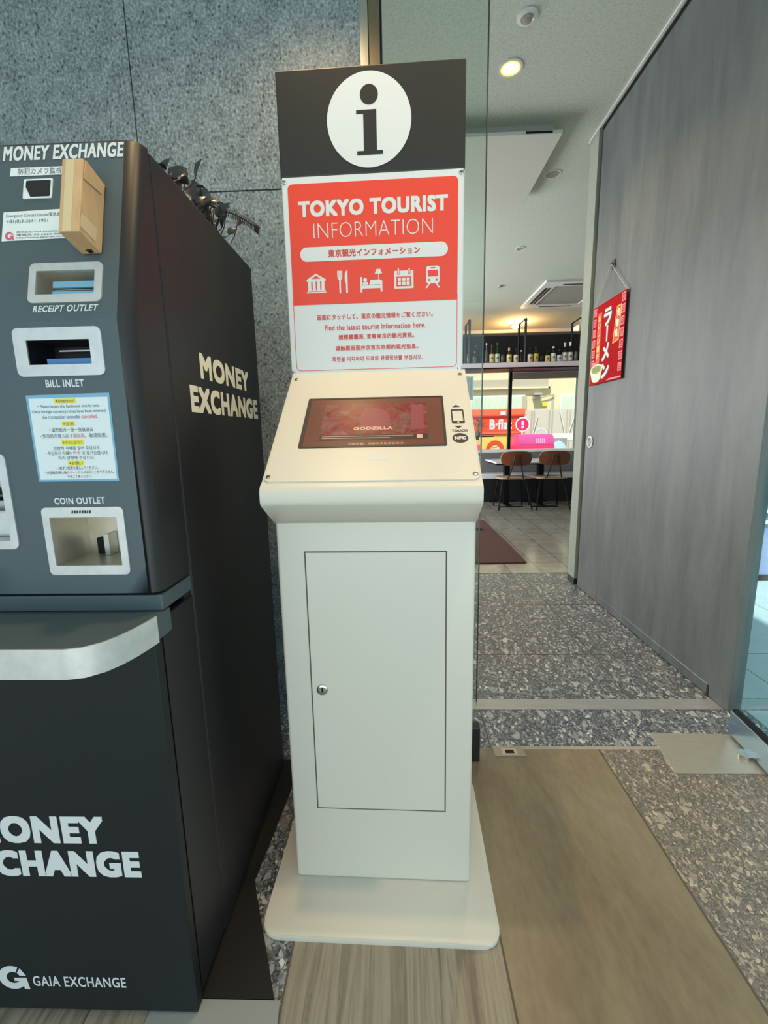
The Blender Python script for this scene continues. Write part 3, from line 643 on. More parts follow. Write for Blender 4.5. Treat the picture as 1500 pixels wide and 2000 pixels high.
# camera notice, camera window, contact label
SD = 0.0
st = MB().flat(FU, [(-0.601, 0.238+SD), (-0.515, 0.238+SD), (-0.515, 0.252+SD), (-0.600, 0.252+SD)], 0.0005).build('camera_notice', MAT['sticker'], M)
lettering('防犯カメラ監視中', MAT['ink'], st, FU, -0.588, 0.240+SD, -0.508, 0.2505+SD, 0.0008)
cw = MB(); cw.mi = 0; cw.ring(FU, rrect(-0.577, 0.199+SD, -0.531, 0.2315+SD, 0.002), rrect(-0.5735, 0.2015+SD, -0.5335, 0.2290+SD, 0.002), 0.0, 0.0015)
cw.mi = 1; cw.flat(FU, [(-0.565, 0.2015+SD), (-0.536, 0.2015+SD), (-0.534, 0.2035+SD), (-0.534, 0.229+SD), (-0.572, 0.229+SD), (-0.574, 0.227+SD), (-0.574, 0.220+SD)], 0.0012)
cw.mi = 0; cw.flat(FU, [(-0.577, 0.199+SD), (-0.531, 0.199+SD), (-0.531, 0.2315+SD), (-0.577, 0.2315+SD)], 0.0006)
cw.build('camera_window', [MAT['sticker'], MAT['black_print']], M)
ct = MB().flat(FU, [(-0.607, 0.130+SD), (-0.500, 0.132+SD), (-0.500, 0.181+SD), (-0.607, 0.178+SD)], 0.0006).build('contact_label', MAT['sticker'], M)
lettering('Emergency Contact Details/緊急連絡先', MAT['ink'], ct, FU, -0.602, 0.168+SD, -0.504, 0.175+SD, 0.0009)
lettering('+81(0)3-3541-1951', MAT['ink'], ct, FU, -0.601, 0.158+SD, -0.535, 0.165+SD, 0.0009)
for j, s in enumerate(('株式会社GAIA EXCHANGE', '連絡先 03-6263-8888', 'http://www.gaia-ex.com')): lettering(s, MAT['ink'], ct, FU, -0.584, 0.1425-0.0048*j+SD, -0.508, 0.1460-0.0048*j+SD, 0.0009)
def g_logo(mb, fr, cx, cy, r, w):
    n = 30; a0, a1 = 62, 360
    O = [(cx+r*math.cos(math.radians(a0+(a1-a0)*i/n)), cy+r*math.sin(math.radians(a0+(a1-a0)*i/n))) for i in range(n+1)]
    I = [(cx+0.05*r+r*0.48*math.cos(math.radians(a0+(a1-a0)*i/n)), cy+r*0.48*math.sin(math.radians(a0+(a1-a0)*i/n))) for i in range(n+1)]
    for i in range(n): mb.flat(fr, [O[i], O[i+1], I[i+1], I[i]], w)
    mb.flat(fr, [(cx+0.10*r, cy-0.02*r), (cx+1.0*r, cy-0.02*r), (cx+1.0*r, cy-0.30*r), (cx+0.10*r, cy-0.30*r)], w+1e-5)
    mb.flat(fr, [(cx+0.62*r, cy-0.1*r), (cx+1.0*r, cy-0.1*r), (cx+1.12*r, cy-1.02*r), (cx+0.72*r, cy-0.98*r)], w+2e-5)
    mb.flat(fr, [(cx+0.62*r, cy+0.80*r), (cx+0.99*r, cy+0.16*r), (cx+0.52*r, cy+0.16*r), (cx+0.36*r, cy+0.42*r)], w+3e-5)
gl = MB(); g_logo(gl, FU, -0.595, 0.1385+SD, 0.0068, 0.0009); gl.build('logo', MAT['ink_pink'], ct)
# notice sheet
FNt = Fr(loc(0, 0.694, 0), (1, 0, 0), (0, 0, 1))
ns = MB(); ns.mi = 1; ns.flat(FL, [(-0.5785, 1.036), (-0.4465, 1.035), (-0.4455, 1.1725), (-0.579, 1.171)], 0.0005); ns.mi = 0; ns.flat(FL, [(-0.575, 1.039), (-0.4495, 1.0385), (-0.449, 1.1665), (-0.575, 1.166)], 0.0007)
nt = ns.build('notice_sheet', [MAT['sticker'], MAT['clear_edge']], M)
for u0, v0, u1, v1 in ((-0.534, 1.158, -0.500, 1.165), (-0.527, 1.123, -0.506, 1.130), (-0.532, 1.0935, -0.496, 1.1015), (-0.526, 1.061, -0.500, 1.0685)): MB().flat(FL, [(u0, v0), (u1, v0), (u1, v1), (u0, v1)], 0.0009).build('highlight', MAT['sticker_yellow'], nt)
for s, m, u0, v0, u1, v1 in (('※Attention!', 'ink', -0.532, 1.1590, -0.502, 1.1642), ('・Please insert the banknote one by one.', 'ink_teal', -0.562, 1.1500, -0.463, 1.1560), ('Once foreign currency notes have been inserted,', 'ink_teal', -0.572, 1.1420, -0.453, 1.1482),
        ('the transaction cannotbe', 'ink_teal', -0.557, 1.1345, -0.496, 1.1402), ('cancelled.', 'ink_pink', -0.494, 1.1345, -0.468, 1.1402), ('※注意', 'ink', -0.525, 1.1240, -0.508, 1.1292), ('・请把纸币一张一张放进去', 'ink', -0.549, 1.1140, -0.478, 1.1205),
        ('・外币纸币放入后', 'ink', -0.565, 1.1045, -0.518, 1.1115), ('不能取消', 'ink_pink', -0.517, 1.1045, -0.494, 1.1115), ('。敬请知悉。', 'ink', -0.493, 1.1045, -0.456, 1.1115), ('※주의드립니다', 'ink', -0.530, 1.0948, -0.498, 1.1003),
        ('한장씩 지폐를 넣어 주십시오.', 'ink', -0.546, 1.0855, -0.470, 1.0915), ('・투입하신 지폐는', 'ink', -0.560, 1.0775, -0.517, 1.0838), ('반환', 'ink_pink', -0.515, 1.0775, -0.503, 1.0838), ('이 불가능합니다.', 'ink', -0.501, 1.0775, -0.458, 1.0838), ('미리 양해해 주십시오.', 'ink', -0.540, 1.0705, -0.482, 1.0760),
        ('※お願い', 'ink', -0.524, 1.0620, -0.502, 1.0675), ('・1枚ずつ紙幣を挿入してください。', 'ink', -0.546, 1.0545, -0.478, 1.0598), ('・外国紙幣挿入後の', 'ink', -0.566, 1.0475, -0.526, 1.0528), ('キャンセル', 'ink_pink', -0.525, 1.0475, -0.503, 1.0528), ('は承ることができません。', 'ink', -0.502, 1.0475, -0.453, 1.0528), ('予めご了承ください。', 'ink', -0.530, 1.0410, -0.490, 1.0458)):
    lettering(s, MAT[m], nt, FL, u0, v0, u1, v1, 0.0011)
# ledge with curved metal edge
half = [(-0.3985, 0.715), (-0.3985, 0.668), (-0.4015, 0.648), (-0.407, 0.622), (-0.415, 0.598), (-0.427, 0.577), (-0.445, 0.5625), (-0.468, 0.557)]
out = half + [(2*-0.65 - x, y) for x, y in reversed(half)]
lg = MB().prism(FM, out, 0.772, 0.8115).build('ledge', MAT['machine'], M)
ts = MB()
path = half[1:] + [(2*-0.65 - x, y) for x, y in reversed(half[1:])]
def offs(P, d):
    R = []
    for i, p in enumerate(P):
        a = Vector(P[max(i-1, 0)]); b = Vector(P[min(i+1, len(P)-1)]); t = (b-a).normalized(); R.append((p[0]+(-t.y if False else t.y)*d*1.0, p[1]-t.x*d*1.0))
    return R
oo = offs(path, -0.003)
for k in range(len(path)-1):
    for (P, Q) in ((path, oo),):
        a, b, c, d = path[k], path[k+1], oo[k+1], oo[k]
        lo = [ts.bm.verts.new(FM.p(x, y, 0.7705)) for x, y in (a, b, c, d)]; hi = [ts.bm.verts.new(FM.p(x, y, 0.8155)) for x, y in (a, b, c, d)]
        ts.face(hi); ts.face(lo[::-1]); ts.face([lo[3], lo[2], hi[2], hi[3]]); ts.face([lo[1], lo[0], hi[0], hi[1]])
bmesh.ops.remove_doubles(ts.bm, verts=ts.bm.verts[:], dist=1e-6)
ts.build('ledge_trim', MAT['satin'], M, smooth=True)
ld = MB(); mbox(ld, MX0, MX1, 0.662, 0.684, 0.006, 0.770, bevel=0.0025); ldoor = ld.build('lower_door', MAT['machine_lower'], M)
FD = Fr(loc(0, 0.662, 0), (1, 0, 0), (0, 0, 1))
lettering('MONEY', WP, ldoor, FD, -0.7745, 0.3865, -0.532, 0.4435, 0.0006, 0.0036)
lettering('EXCHANGE', WP, ldoor, FD, -0.822, 0.3155, -0.4745, 0.3715, 0.0006, 0.0036)
lo_ = MB(); g_logo(lo_, FD, -0.7555, 0.083, 0.0275, 0.0006); lo_.build('logo', WP, ldoor, normals=False)
lettering('GAIA EXCHANGE', WP, ldoor, FD, -0.7165, 0.0635, -0.534, 0.0875, 0.0006, 0.0004)
FSd = Fr(loc(-0.40, 0, 0), (0, 1, 0), (0, 0, 1))
lettering('MONEY', MAT['cream'], body, FSd, 0.926, 1.2205, 1.224, 1.2725, 0.0006, 0.0032)
lettering('EXCHANGE', MAT['cream'], body, FSd, 0.871, 1.1505, 1.288, 1.2035, 0.0006, 0.0032)
# things under and beside the machine
tag(MB().prism(FW, [(-0.90, 0.585), (-0.497, 0.585), (-0.497, 0.682), (-0.356, 0.682), (-0.356, 1.20), (-0.40, 1.20)][0:0] or [(-0.497, 0.58), (-0.234, 0.58), (-0.247, 0.684), (-0.497, 0.684)], 0.0, 0.004).build('floor_plate', simple('pale_grey_plate', (150, 152, 150), 0.4)), 'pale grey flat plate on the floor at the machine front corner', 'floor plate')
tag(MB().prism(FW, [(-0.450, 0.686), (-0.2580, 0.686), (-0.3735, 0.922), (-0.350, 1.197), (-0.350, 1.34), (-0.450, 1.34)], 0.0, 0.004).build('black_floor_sheet', MAT['black_base']), 'black flat sheet beside the money exchange machine on the floor', 'mat')  # thin flat black wedge lying on the floor

# cardboard box taped to the machine front
CB = thing('cardboard_box', 'small open cardboard box taped to the upper front of the money exchange machine', 'box', OM)
FUb = FU
b0, b1, h0, h1, dp = -0.477, -0.4465, 0.1035+SD*0.0, 0.2155, 0.05
bx = MB(); bx.box(b0, b1, h0, h1, 0.0014, dp, bevel=0.0012, fr=FU); cbx = bx.build('carton', MAT['cardboard'], CB)
tp = MB(); tp.box(b0+0.006, b1-0.012, h0+0.001, h1-0.001, dp, dp+0.0004, fr=FU); tp.build('paper_strip', MAT['tape'], cbx)
fp = MB(); fp.prism(Fr(FU.p(b1+0.0006, 0, 0), FU.y, FU.n), [(h1-0.002, 0.004), (h1, 0.046), (h1-0.030, 0.048), (h1-0.022, 0.010)], 0.0, 0.0012); fp.build('side_flap', MAT['cardboard'], CB)
sl = MB(); sl.flat(Fr(FU.p(b1+0.0003, 0, 0), FU.y, FU.n), [(h0+0.008, 0.016), (h0+0.030, 0.016), (h0+0.030, 0.047), (h0+0.024, 0.049), (h0+0.008, 0.049)], 0.0002); sl.build('tape_patch', MAT['tape'], CB)
nk = MB(); nk.flat(Fr(FU.p(0, h0-0.0003, 0), FU.x, -FU.n), [(b0+0.012, -0.012), (b0+0.022, -0.012), (b0+0.020, -0.004), (b0+0.013, -0.003)], 0.0002); nk.build('corner_notch', MAT['gap'], CB)

# artificial plant on top of the machine
PT = thing('artificial_plant', 'black artificial leaf spray lying on top of the money exchange machine', 'plant', (-0.43, 1.02, 1.5655))
MB().tube([(-0.05, -0.2, 0.008), (0.0, 0.0, 0.012), (0.008, 0.20, 0.010)], 0.006).build('main_stem', MAT['black_plastic'], PT, smooth=True)
def leaf(mb, base, d, length, width, cup=0.25, nrm=(0.2, -0.4, 1)):
    d = Vector(d).normalized(); s_ = d.cross(Vector(nrm)).normalized(); nn = s_.cross(d).normalized(); b = Vector(base); rows = []
    for i in range(6):
        t = i/5; wd = width*math.sin(math.pi*min(1, max(0.06, t*0.92+0.06)))**0.75*0.5; c = b + d*length*t + nn*(-0.25*length*t*t)
        rows.append([mb.bm.verts.new(c - s_*wd + nn*cup*wd), mb.bm.verts.new(c), mb.bm.verts.new(c + s_*wd + nn*cup*wd)])
    for a, c in zip(rows, rows[1:]):
        for k in range(2): mb.face([a[k], a[k+1], c[k+1], c[k]])
rnd = random.Random(3)
for i in range(46):
    t = rnd.random(); y = -0.12 + 0.30*t
    if 0.28 < t < 0.40: continue
    hgt = 0.008 + 0.062*rnd.random()*(0.25+0.75*t)
    base = Vector((0.008+rnd.uniform(-0.03, 0.012), y, 0.012)); tip = base + Vector((rnd.uniform(-0.03, 0.03), rnd.uniform(-0.03, 0.035), hgt))
    mb = MB(); mb.mi = 1; mb.tube([base, (base+tip)/2 + Vector((0, 0.006, 0)), tip], 0.0012, 5); mb.mi = 0
    leaf(mb, tip, (rnd.uniform(-0.6, 0.7), rnd.uniform(-0.6, 0.6), rnd.uniform(-0.1, 0.9)), rnd.uniform(0.024, 0.038), rnd.uniform(0.016, 0.026), 0.3, (rnd.uniform(-0.5, 0.5), -1, 0.5))
    mb.build('leaf', [MAT['black_leaf'], MAT['black_plastic']], PT, smooth=True, normals=False)
fr_ = MB(); P = [Vector((0.03, 0.10, 0.055)), Vector((0.045, 0.15, 0.068)), Vector((0.055, 0.20, 0.076)), Vector((0.062, 0.245, 0.082)), Vector((0.066, 0.275, 0.084))]
fr_.tube(P, 0.0016, 5)
for a, b in zip(P, P[1:]):
    for j in range(6):
        c = a.lerp(b, j/6); 
        for sgn in (1, -1): leaf(fr_, c, (0.3*sgn, 0.4, 0.9*sgn), 0.013, 0.0045, 0.0)
fr_.tube([Vector((0.0, 0.04, 0.012)), Vector((0.015, 0.06, 0.05)), P[0]], 0.0018, 5); fr_.build('fern_sprig', MAT['black_plastic'], PT, normals=False)

# ------------------------------------------------------------------ floor fittings, glass leaf
FX = thing('floor_socket', 'small metal floor socket cover beside the kiosk base', 'floor socket', (0.376, 1.384, 0))
MB().prism(FW, rrect(-0.053, -0.022, 0.053, 0.022, 0.002), 0.0, 0.002, 0.0005).build('cover', simple('beige_metal', (176, 164, 142), 0.35, 0.7), FX)
MB().box(-0.026, 0.026, -0.016, 0.016, 0.002, 0.0026).build('flap', MAT['brushed'], FX); MB().box(-0.014, 0.016, -0.009, 0.008, 0.0026, 0.003).build('finger_slot', MAT['gap'], FX)
tag(MB().prism(FW, [(0.886, 1.287), (1.26, 1.285), (1.26, 1.474), (0.912, 1.484)], 0.0, 0.0025, 0.0006).build('hinge_plate', MAT['brushed']), 'brushed metal hinge cover plate in the floor under the glass door leaf', 'floor plate')
GD = thing('glass_door', 'frameless glass door leaf with blue grey metal bottom rail', 'glass door', (1.185, 1.475, 0))
GF = Fr((0, 0, 0), (-0.10, -1, 0), (0, 0, 1))         # runs from the hinge side towards the photographer
GF = Fr((0, 0, 0), Vector((-0.10, -1, 0)), (0, 0, 1))
rl = MB(); rl.box(0.0, 1.1, 0.012, 0.100, -0.03, 0.0, bevel=0.002, fr=GF); rl.build('bottom_rail', simple('blue_grey_rail', (128, 150, 162), 0.22, 0.85), GD)
MB().box(0.004, 1.1, 0.100, 0.108, -0.024, -0.006, fr=GF).build('rail_gasket', MAT['gap'], GD)
MB().box(0.006, 1.1, 0.106, 2.80, -0.020, -0.010, fr=GF).build('pane', MAT['door_glass'], GD)
MB().lathe([(0.022, 0.0025), (0.022, 0.0125)], FW, 20, (-0.02, -0.11)).build('pivot', MAT['steel'], GD, smooth=True)

# ------------------------------------------------------------------ ceiling fittings
def downlight(x, y, lit, label, cat='ceiling light', r=0.05, power=0, group=None, name='downlight'):
    t = thing(name, label, cat, (x, y, CZ), 0, group)
    MB().ring(Fr((0, 0, 0), (1, 0, 0), (0, -1, 0)), ellipse(0, 0, r), ellipse(0, 0, r*0.8), 0.0, 0.004).build('rim', MAT['ac_white'], t, smooth=True)
    MB().flat(Fr((0, 0, 0), (1, 0, 0), (0, -1, 0)), ellipse(0, 0, r*0.8), 0.0012).build('lens', MAT['bulb'] if lit else MAT['lens_off'], t)
    if lit: MB().flatring(Fr((0, 0, 0), (1, 0, 0), (0, -1, 0)), ellipse(0, 0, r*0.8), ellipse(0, 0, r*0.62), 0.0025).build('reflector', MAT['reflector'], t)
    if power:
        l_ = light('lamp', 'SPOT', (0, 0, -0.012), (0, 0, -1), power, WARM, spot_size=math.radians(120), spot_blend=0.6, shadow_soft_size=0.03); l_.parent = t
    return t
downlight(0.606, 2.628, True, 'round lit warm ceiling downlight in the hall just past the glass pane', r=0.062, power=50)
downlight(-0.30, 0.84, True, 'warm ceiling downlight above the money exchange machine', r=0.05, power=78)
downlight(0.62, 0.70, True, 'warm ceiling downlight above the brown floor tile', r=0.05, power=78)
downlight(1.15, 3.595, False, 'unlit round recessed downlight in the ceiling beside the lowered panel', r=0.06)
downlight(1.275, 4.90, False, 'small unlit downlight in the ceiling farther into the restaurant', r=0.05)
for x, lb in ((2.06, 'glowing warm globe lamp on the ceiling above the middle of the bottle shelf'), (0.55, 'glowing warm globe lamp on the ceiling behind the tall kiosk sign')):
    t = thing('globe_lamp', lb, 'ceiling lamp', (x, 8.05, CZ))
    MB().lathe([(0.05, -0.03), (0.05, 0.0)], FW, 20).build('base', MAT['ac_white'], t, smooth=True)
    MB().lathe([(0.0, -0.085)] + [(0.07*math.sin(math.radians(a)), -0.055-0.03*math.cos(math.radians(a))) for a in range(15, 180, 15)] + [(0.0, -0.025)], FW, 20).build('globe', MAT['bulb'], t, smooth=True)
    d_ = light('lamp', 'POINT', (0, -0.10, -0.16), (0, 0, -1), 34, (1.0, 0.58, 0.24), shadow_soft_size=0.05); d_.parent = t
sp = thing('ceiling_speaker', 'small round white sprinkler head with dark centre in the ceiling nearest the doorway', 'sprinkler', (0.61, 2.345, CZ))
FCl = Fr((0, 0, 0), (1, 0, 0), (0, -1, 0))
MB().lathe([(0.046, 0), (0.046, 0.006), (0.030, 0.010), (0.026, 0.006)], FCl, 28).build('escutcheon', MAT['ac_white'], sp, smooth=True)
sp.name = 'sprinkler_head'
MB().lathe([(0.022, 0.004), (0.020, 0.016), (0.012, 0.020), (0, 0.020)], FCl, 20).build('deflector', MAT['lens_off'], sp, smooth=True)
sp2 = thing('smoke_detector', 'tiny round sensor on the restaurant ceiling near the air conditioner', 'sensor', (1.335, 6.043, CZ))
MB().lathe([(0.03, 0), (0.028, 0.02), (0, 0.024)], FCl, 16).build('housing', MAT['lens_off'], sp2, smooth=True)
cp = thing('ceiling_panel', 'large flat white panel hung just below the restaurant ceiling', 'ceiling panel', (0.36, 3.47, 2.86))
MB().box(-0.66, 0.66, -0.44, 0.44, 0.0, 0.02, 0.002).build('board', simple('cream_panel', (196, 197, 186), 0.6), cp)
fb = MB(); fb.box(-0.62, 0.62, -0.40, 0.40, 0.02, 0.07); fb.build('spacer_frame', MAT['ac_grille'], cp)
MB().box(0.44, 0.60, -0.4425, -0.4405, 0.004, 0.016).build('side_slot', MAT['gap'], cp)
ac = thing('ceiling_air_conditioner', 'square white ceiling cassette air conditioner in the restaurant ceiling', 'air conditioner', (2.30, 6.46, CZ))
MB().ring(FCl, rrect(-0.44, -0.58, 0.5, 0.58, 0.01), rrect(-0.27, -0.42, 0.34, 0.42, 0.005), 0.0, 0.028).build('frame', MAT['ac_white'], ac)
MB().flat(FCl, rrect(-0.27, -0.42, 0.34, 0.42, 0.005), 0.014).build('intake_grille', MAT['ac_grille'], ac)
for (a, b, c, d) in ((-0.38, -0.34, -0.36, 0.36), (-0.33, -0.30, -0.36, 0.36), (0.39, 0.44, -0.36, 0.36)): MB().box(a, b, c, d, 0.026, 0.029, fr=FCl).build('air_slot', MAT['gap'], ac)
for (a, b, c, d) in ((-0.2, 0.27, 0.46, 0.50), (-0.2, 0.27, -0.51, -0.47)): MB().box(a, b, c, d, 0.026, 0.029, fr=FCl).build('air_slot', MAT['gap'], ac)

# ------------------------------------------------------------------ ramen banner on the door panel
RB = thing('ramen_banner', 'red hanging banner with white vertical lettering on the grey sliding door', 'banner', (1.262, 2.815, 1.39))
BF = Fr((0, 0, 0), (0, -1, 0), (0, 0, 1))             # u towards the photographer, normal towards the hall
cl_ = MB().box(-0.205, 0.205, 0.0, 0.465, -0.002, 0.0, fr=BF).build('cloth', MAT['banner_red'], RB)
for z in (0.0, 0.463): MB().tube([BF.p(-0.208, z, -0.002), BF.p(0.208, z, -0.002)], 0.0042, 8).build('rod', MAT['banner_red'], RB, smooth=True)
MB().tube([BF.p(-0.203, 0.466, -0.001), BF.p(0.0, 0.664, 0.003), BF.p(0.203, 0.466, -0.001)], 0.0016, 6).build('cord', MAT['string'], RB)
for s, v0, v1, u0, u1 in (('ラ', 0.325, 0.425, -0.055, 0.045), ('ー', 0.0, 0.0, 0, 0), ('メ', 0.125, 0.225, -0.05, 0.04), ('ン', 0.022, 0.110, -0.05, 0.05)):
    if s == 'ー':
        q = MB(); q.flat(BF, [(-0.012, 0.325), (0.010, 0.325), (0.008, 0.235), (-0.008, 0.235)], 0.0007); q.build('lettering', MAT['white_print'], cl_, normals=False); continue
    lettering(s, MAT['black_print'], cl_, BF, u0+0.006, v0-0.005, u1+0.006, v1-0.005, 0.0006, 0.005)
    lettering(s, MAT['white_print'], cl_, BF, u0, v0, u1, v1, 0.0010, 0.0042)
q = MB(); q.mi = 0; q.flat(BF, [(-0.135, 0.105), (-0.085, 0.105), (-0.085, 0.420), (-0.135, 0.420)], 0.0003); q.build('orange_strip', MAT['banner_orange'], cl_)
for j, s in enumerate('おいしい一杯'): lettering(s, MAT['banner_yellow'], cl_, BF, -0.128, 0.372-0.045*j, -0.094, 0.406-0.045*j, 0.0007, 0.0012)
q = MB(); q.flat(BF, [(0.075, 0.205), (0.150, 0.215), (0.160, 0.405), (0.105, 0.405)], 0.0004); q.build('price_tag', MAT['banner_orange'], cl_)
q = MB(); Pn = [(0.075, 0.205), (0.150, 0.215), (0.160, 0.405), (0.105, 0.405)]; Pi = [(0.085, 0.212), (0.145, 0.221), (0.153, 0.399), (0.109, 0.399)]; q.flatring(BF, Pn, Pi, 0.0007); q.build('tag_border', MAT['banner_yellow'], cl_)
for j, s in enumerate('名物味'): lettering(s, MAT['cream'], cl_, BF, 0.110-0.006*j, 0.345-0.055*j, 0.145-0.006*j, 0.390-0.055*j, 0.0008, 0.002)
for u0 in (-0.196, 0.158):
    for j in range(7):
        v0 = 0.425-0.062*j
        if u0 < 0 and v0 < 0.1: continue
        q = MB(); q.flatring(BF, rrect(u0, v0-0.012, u0+0.040, v0+0.034), rrect(u0+0.007, v0-0.004, u0+0.033, v0+0.026), 0.0004)
        q.flatring(BF, rrect(u0+0.011, v0+0.001, u0+0.029, v0+0.021), rrect(u0+0.016, v0+0.006, u0+0.024, v0+0.016), 0.0004); q.build('border_print', MAT['banner_pink'], cl_)
MB().flat(BF, [(0.02, 0.004), (0.20, 0.004), (0.20, 0.014), (0.06, 0.014)], 0.0004).build('border_stripe', MAT['banner_pink'], cl_)
q = MB(); q.mi = 0; q.flat(BF, ellipse(-0.118, 0.085, 0.084, 0.034, 32), 0.0009); q.flat(BF, [(-0.202, 0.080), (-0.034, 0.080), (-0.060, 0.026), (-0.085, 0.010), (-0.150, 0.010), (-0.175, 0.026)], 0.0008)
q.mi = 1; q.flat(BF, ellipse(-0.118, 0.087, 0.070, 0.025, 32), 0.0012); q.mi = 2
for j in range(7): q.flat(BF, [(-0.168+j*0.014, 0.074+0.006*(j % 2)), (-0.163+j*0.014, 0.072+0.006*(j % 2)), (-0.148+j*0.014, 0.100), (-0.153+j*0.014, 0.102)], 0.0014)
q.mi = 3; q.flat(BF, rrect(-0.18, 0.118, -0.135, 0.132, 0.004), 0.0009)
q.build('bowl_picture', [MAT['cream'], MAT['noodle'], MAT['plant_green'], MAT['banner_pink']], cl_)

# ------------------------------------------------------------------ restaurant furniture
tag(MB().prism(FW, rrect(0.30, 3.645, 1.085, 5.50, 0.01), 0.0, 0.010, 0.003).build('floor_mat', MAT['mat']), 'dark brown floor mat lying on the restaurant tiles behind the kiosk', 'floor mat')
SF = thing('sign_stand', 'dark metal foot of a floor stand on the brown floor mat', 'stand', (0.80, 4.95, 0.010))
MB().box(-0.2, 0.145, -0.03, 0.03, 0.0, 0.02, 0.002).build('foot', MAT['black_metal'], SF)
MB().tube([(-0.18, 0, 0.015), (-0.18, 0, 1.1)], 0.014).build('post', MAT['black_metal'], SF)

def make_chair(label):
    t = thing('dining_chair', label, 'chair', (0, 0, 0), 0, 'plywood chairs at the restaurant tables')
    sb = MB(); sb.prism(FW, rrect(-0.22, -0.19, 0.22, 0.22, 0.09, 7), 0.44, 0.462, 0.006)
    sb.build('seat', MAT['seat_tan'], t, smooth=True)
    bb = MB(); nu, nv = 13, 9; G = {}
    for k, off in enumerate((0.0, 0.014)):
        for i in range(nu):
            for j in range(nv):
                a = -1+2*i/(nu-1); b = -1+2*j/(nv-1)
                sx = math.copysign(abs(a)**0.8, a); 
                rad = (abs(a)**3.6 + abs(b)**3.0)**(1/3.3) if (a or b) else 0
                m_ = max(abs(a), abs(b)); sc_ = (m_/rad) if rad > 0 else 1
                x = 0.215*a*sc_; z = 0.735 + 0.102*b*sc_
                y = -0.20 - 0.045*(1-(x/0.215)**2) - 0.10*(z-0.735) + off
                G[k, i, j] = bb.bm.verts.new((x, y, z))
    for k in (0, 1):
        bb.mi = 0
        for i in range(nu-1):
            for j in range(nv-1): bb.face([G[k, i, j], G[k, i+1, j], G[k, i+1, j+1], G[k, i, j+1]])
    rim = [(i, 0) for i in range(nu)] + [(nu-1, j) for j in range(1, nv)] + [(i, nv-1) for i in range(nu-2, -1, -1)] + [(0, j) for j in range(nv-2, 0, -1)]
    bb.mi = 1
    for p, q_ in zip(rim, rim[1:]+rim[:1]): bb.face([G[0, p[0], p[1]], G[0, q_[0], q_[1]], G[1, q_[0], q_[1]], G[1, p[0], p[1]]])
    bb.build('backrest', [MAT['wood'], MAT['wood_edge']], t, smooth=True)
    for s in (-1, 1):
        MB().tube([(s*0.115, -0.16, 0.445), (s*0.10, -0.22, 0.47), (s*0.045, -0.262, 0.70), (s*0.040, -0.262, 0.79)], 0.008).build('back_rod', MAT['black_metal'], t, smooth=True)
        MB().tube([(s*0.16, -0.13, 0.44), (s*0.235, -0.235, 0.0)], [0.016, 0.011]).build('leg', MAT['black_metal'], t, smooth=True)
        MB().tube([(s*0.16, 0.14, 0.44), (s*0.215, 0.215, 0.0)], [0.016, 0.011]).build('leg', MAT['black_metal'], t, smooth=True)
    return t
c1 = make_chair('walnut plywood chair with black legs at the table nearer the kiosk'); c1.location = (1.665, 6.46, 0)
c2 = copy_tree(c1); c2['label'] = 'walnut plywood chair with black legs standing nearer the right wall edge'; c2.location = (2.195, 6.46, 0)
def make_table(label):
    t = thing('cafe_table', label, 'table', (0, 0, 0), 0, 'narrow cafe tables by the window bench')
    MB().box(-0.25, 0.25, -0.41, 0.37, 0.655, 0.680, 0.003).build('table_top', MAT['table_white'], t)
    MB().box(-0.24, 0.24, -0.40, 0.36, 0.635, 0.655).build('top_frame', MAT['black_metal'], t)
    MB().box(-0.04, 0.04, -0.05, 0.05, 0.012, 0.640).build('leg', MAT['black_metal'], t)
    bs_ = MB(); bs_.box(-0.18, 0.18, -0.30, -0.26, 0.0, 0.014); bs_.box(-0.19, 0.19, 0.20, 0.24, 0.0, 0.014); bs_.box(-0.03, 0.03, -0.28, 0.24, 0.0, 0.014); bs_.build('base', MAT['black_metal'], t)
    return t
t1 = make_table('white topped cafe table in front of the bench, nearer the kiosk'); t1.location = (1.665, 6.80, 0)
t2 = copy_tree(t1); t2['label'] = 'white topped cafe table in front of the bench, nearer the door jamb'; t2.location = (2.175, 6.80, 0)
BN = thing('bench', 'long grey upholstered window bench on a black base', 'bench', (0.6, 7.25, 0))
MB().box(-2.0, 2.38, -0.20, 0.18, 0.0, 0.37).build('base', MAT['black_base'], BN)
MB().box(-2.0, 2.38, -0.21, 0.18, 0.37, 0.45, 0.012).build('seat', MAT['table_white'], BN)
MB().box(-2.0, 2.38, 0.10, 0.185, 0.45, 0.765, 0.015).build('backrest', MAT['cushion'], BN)

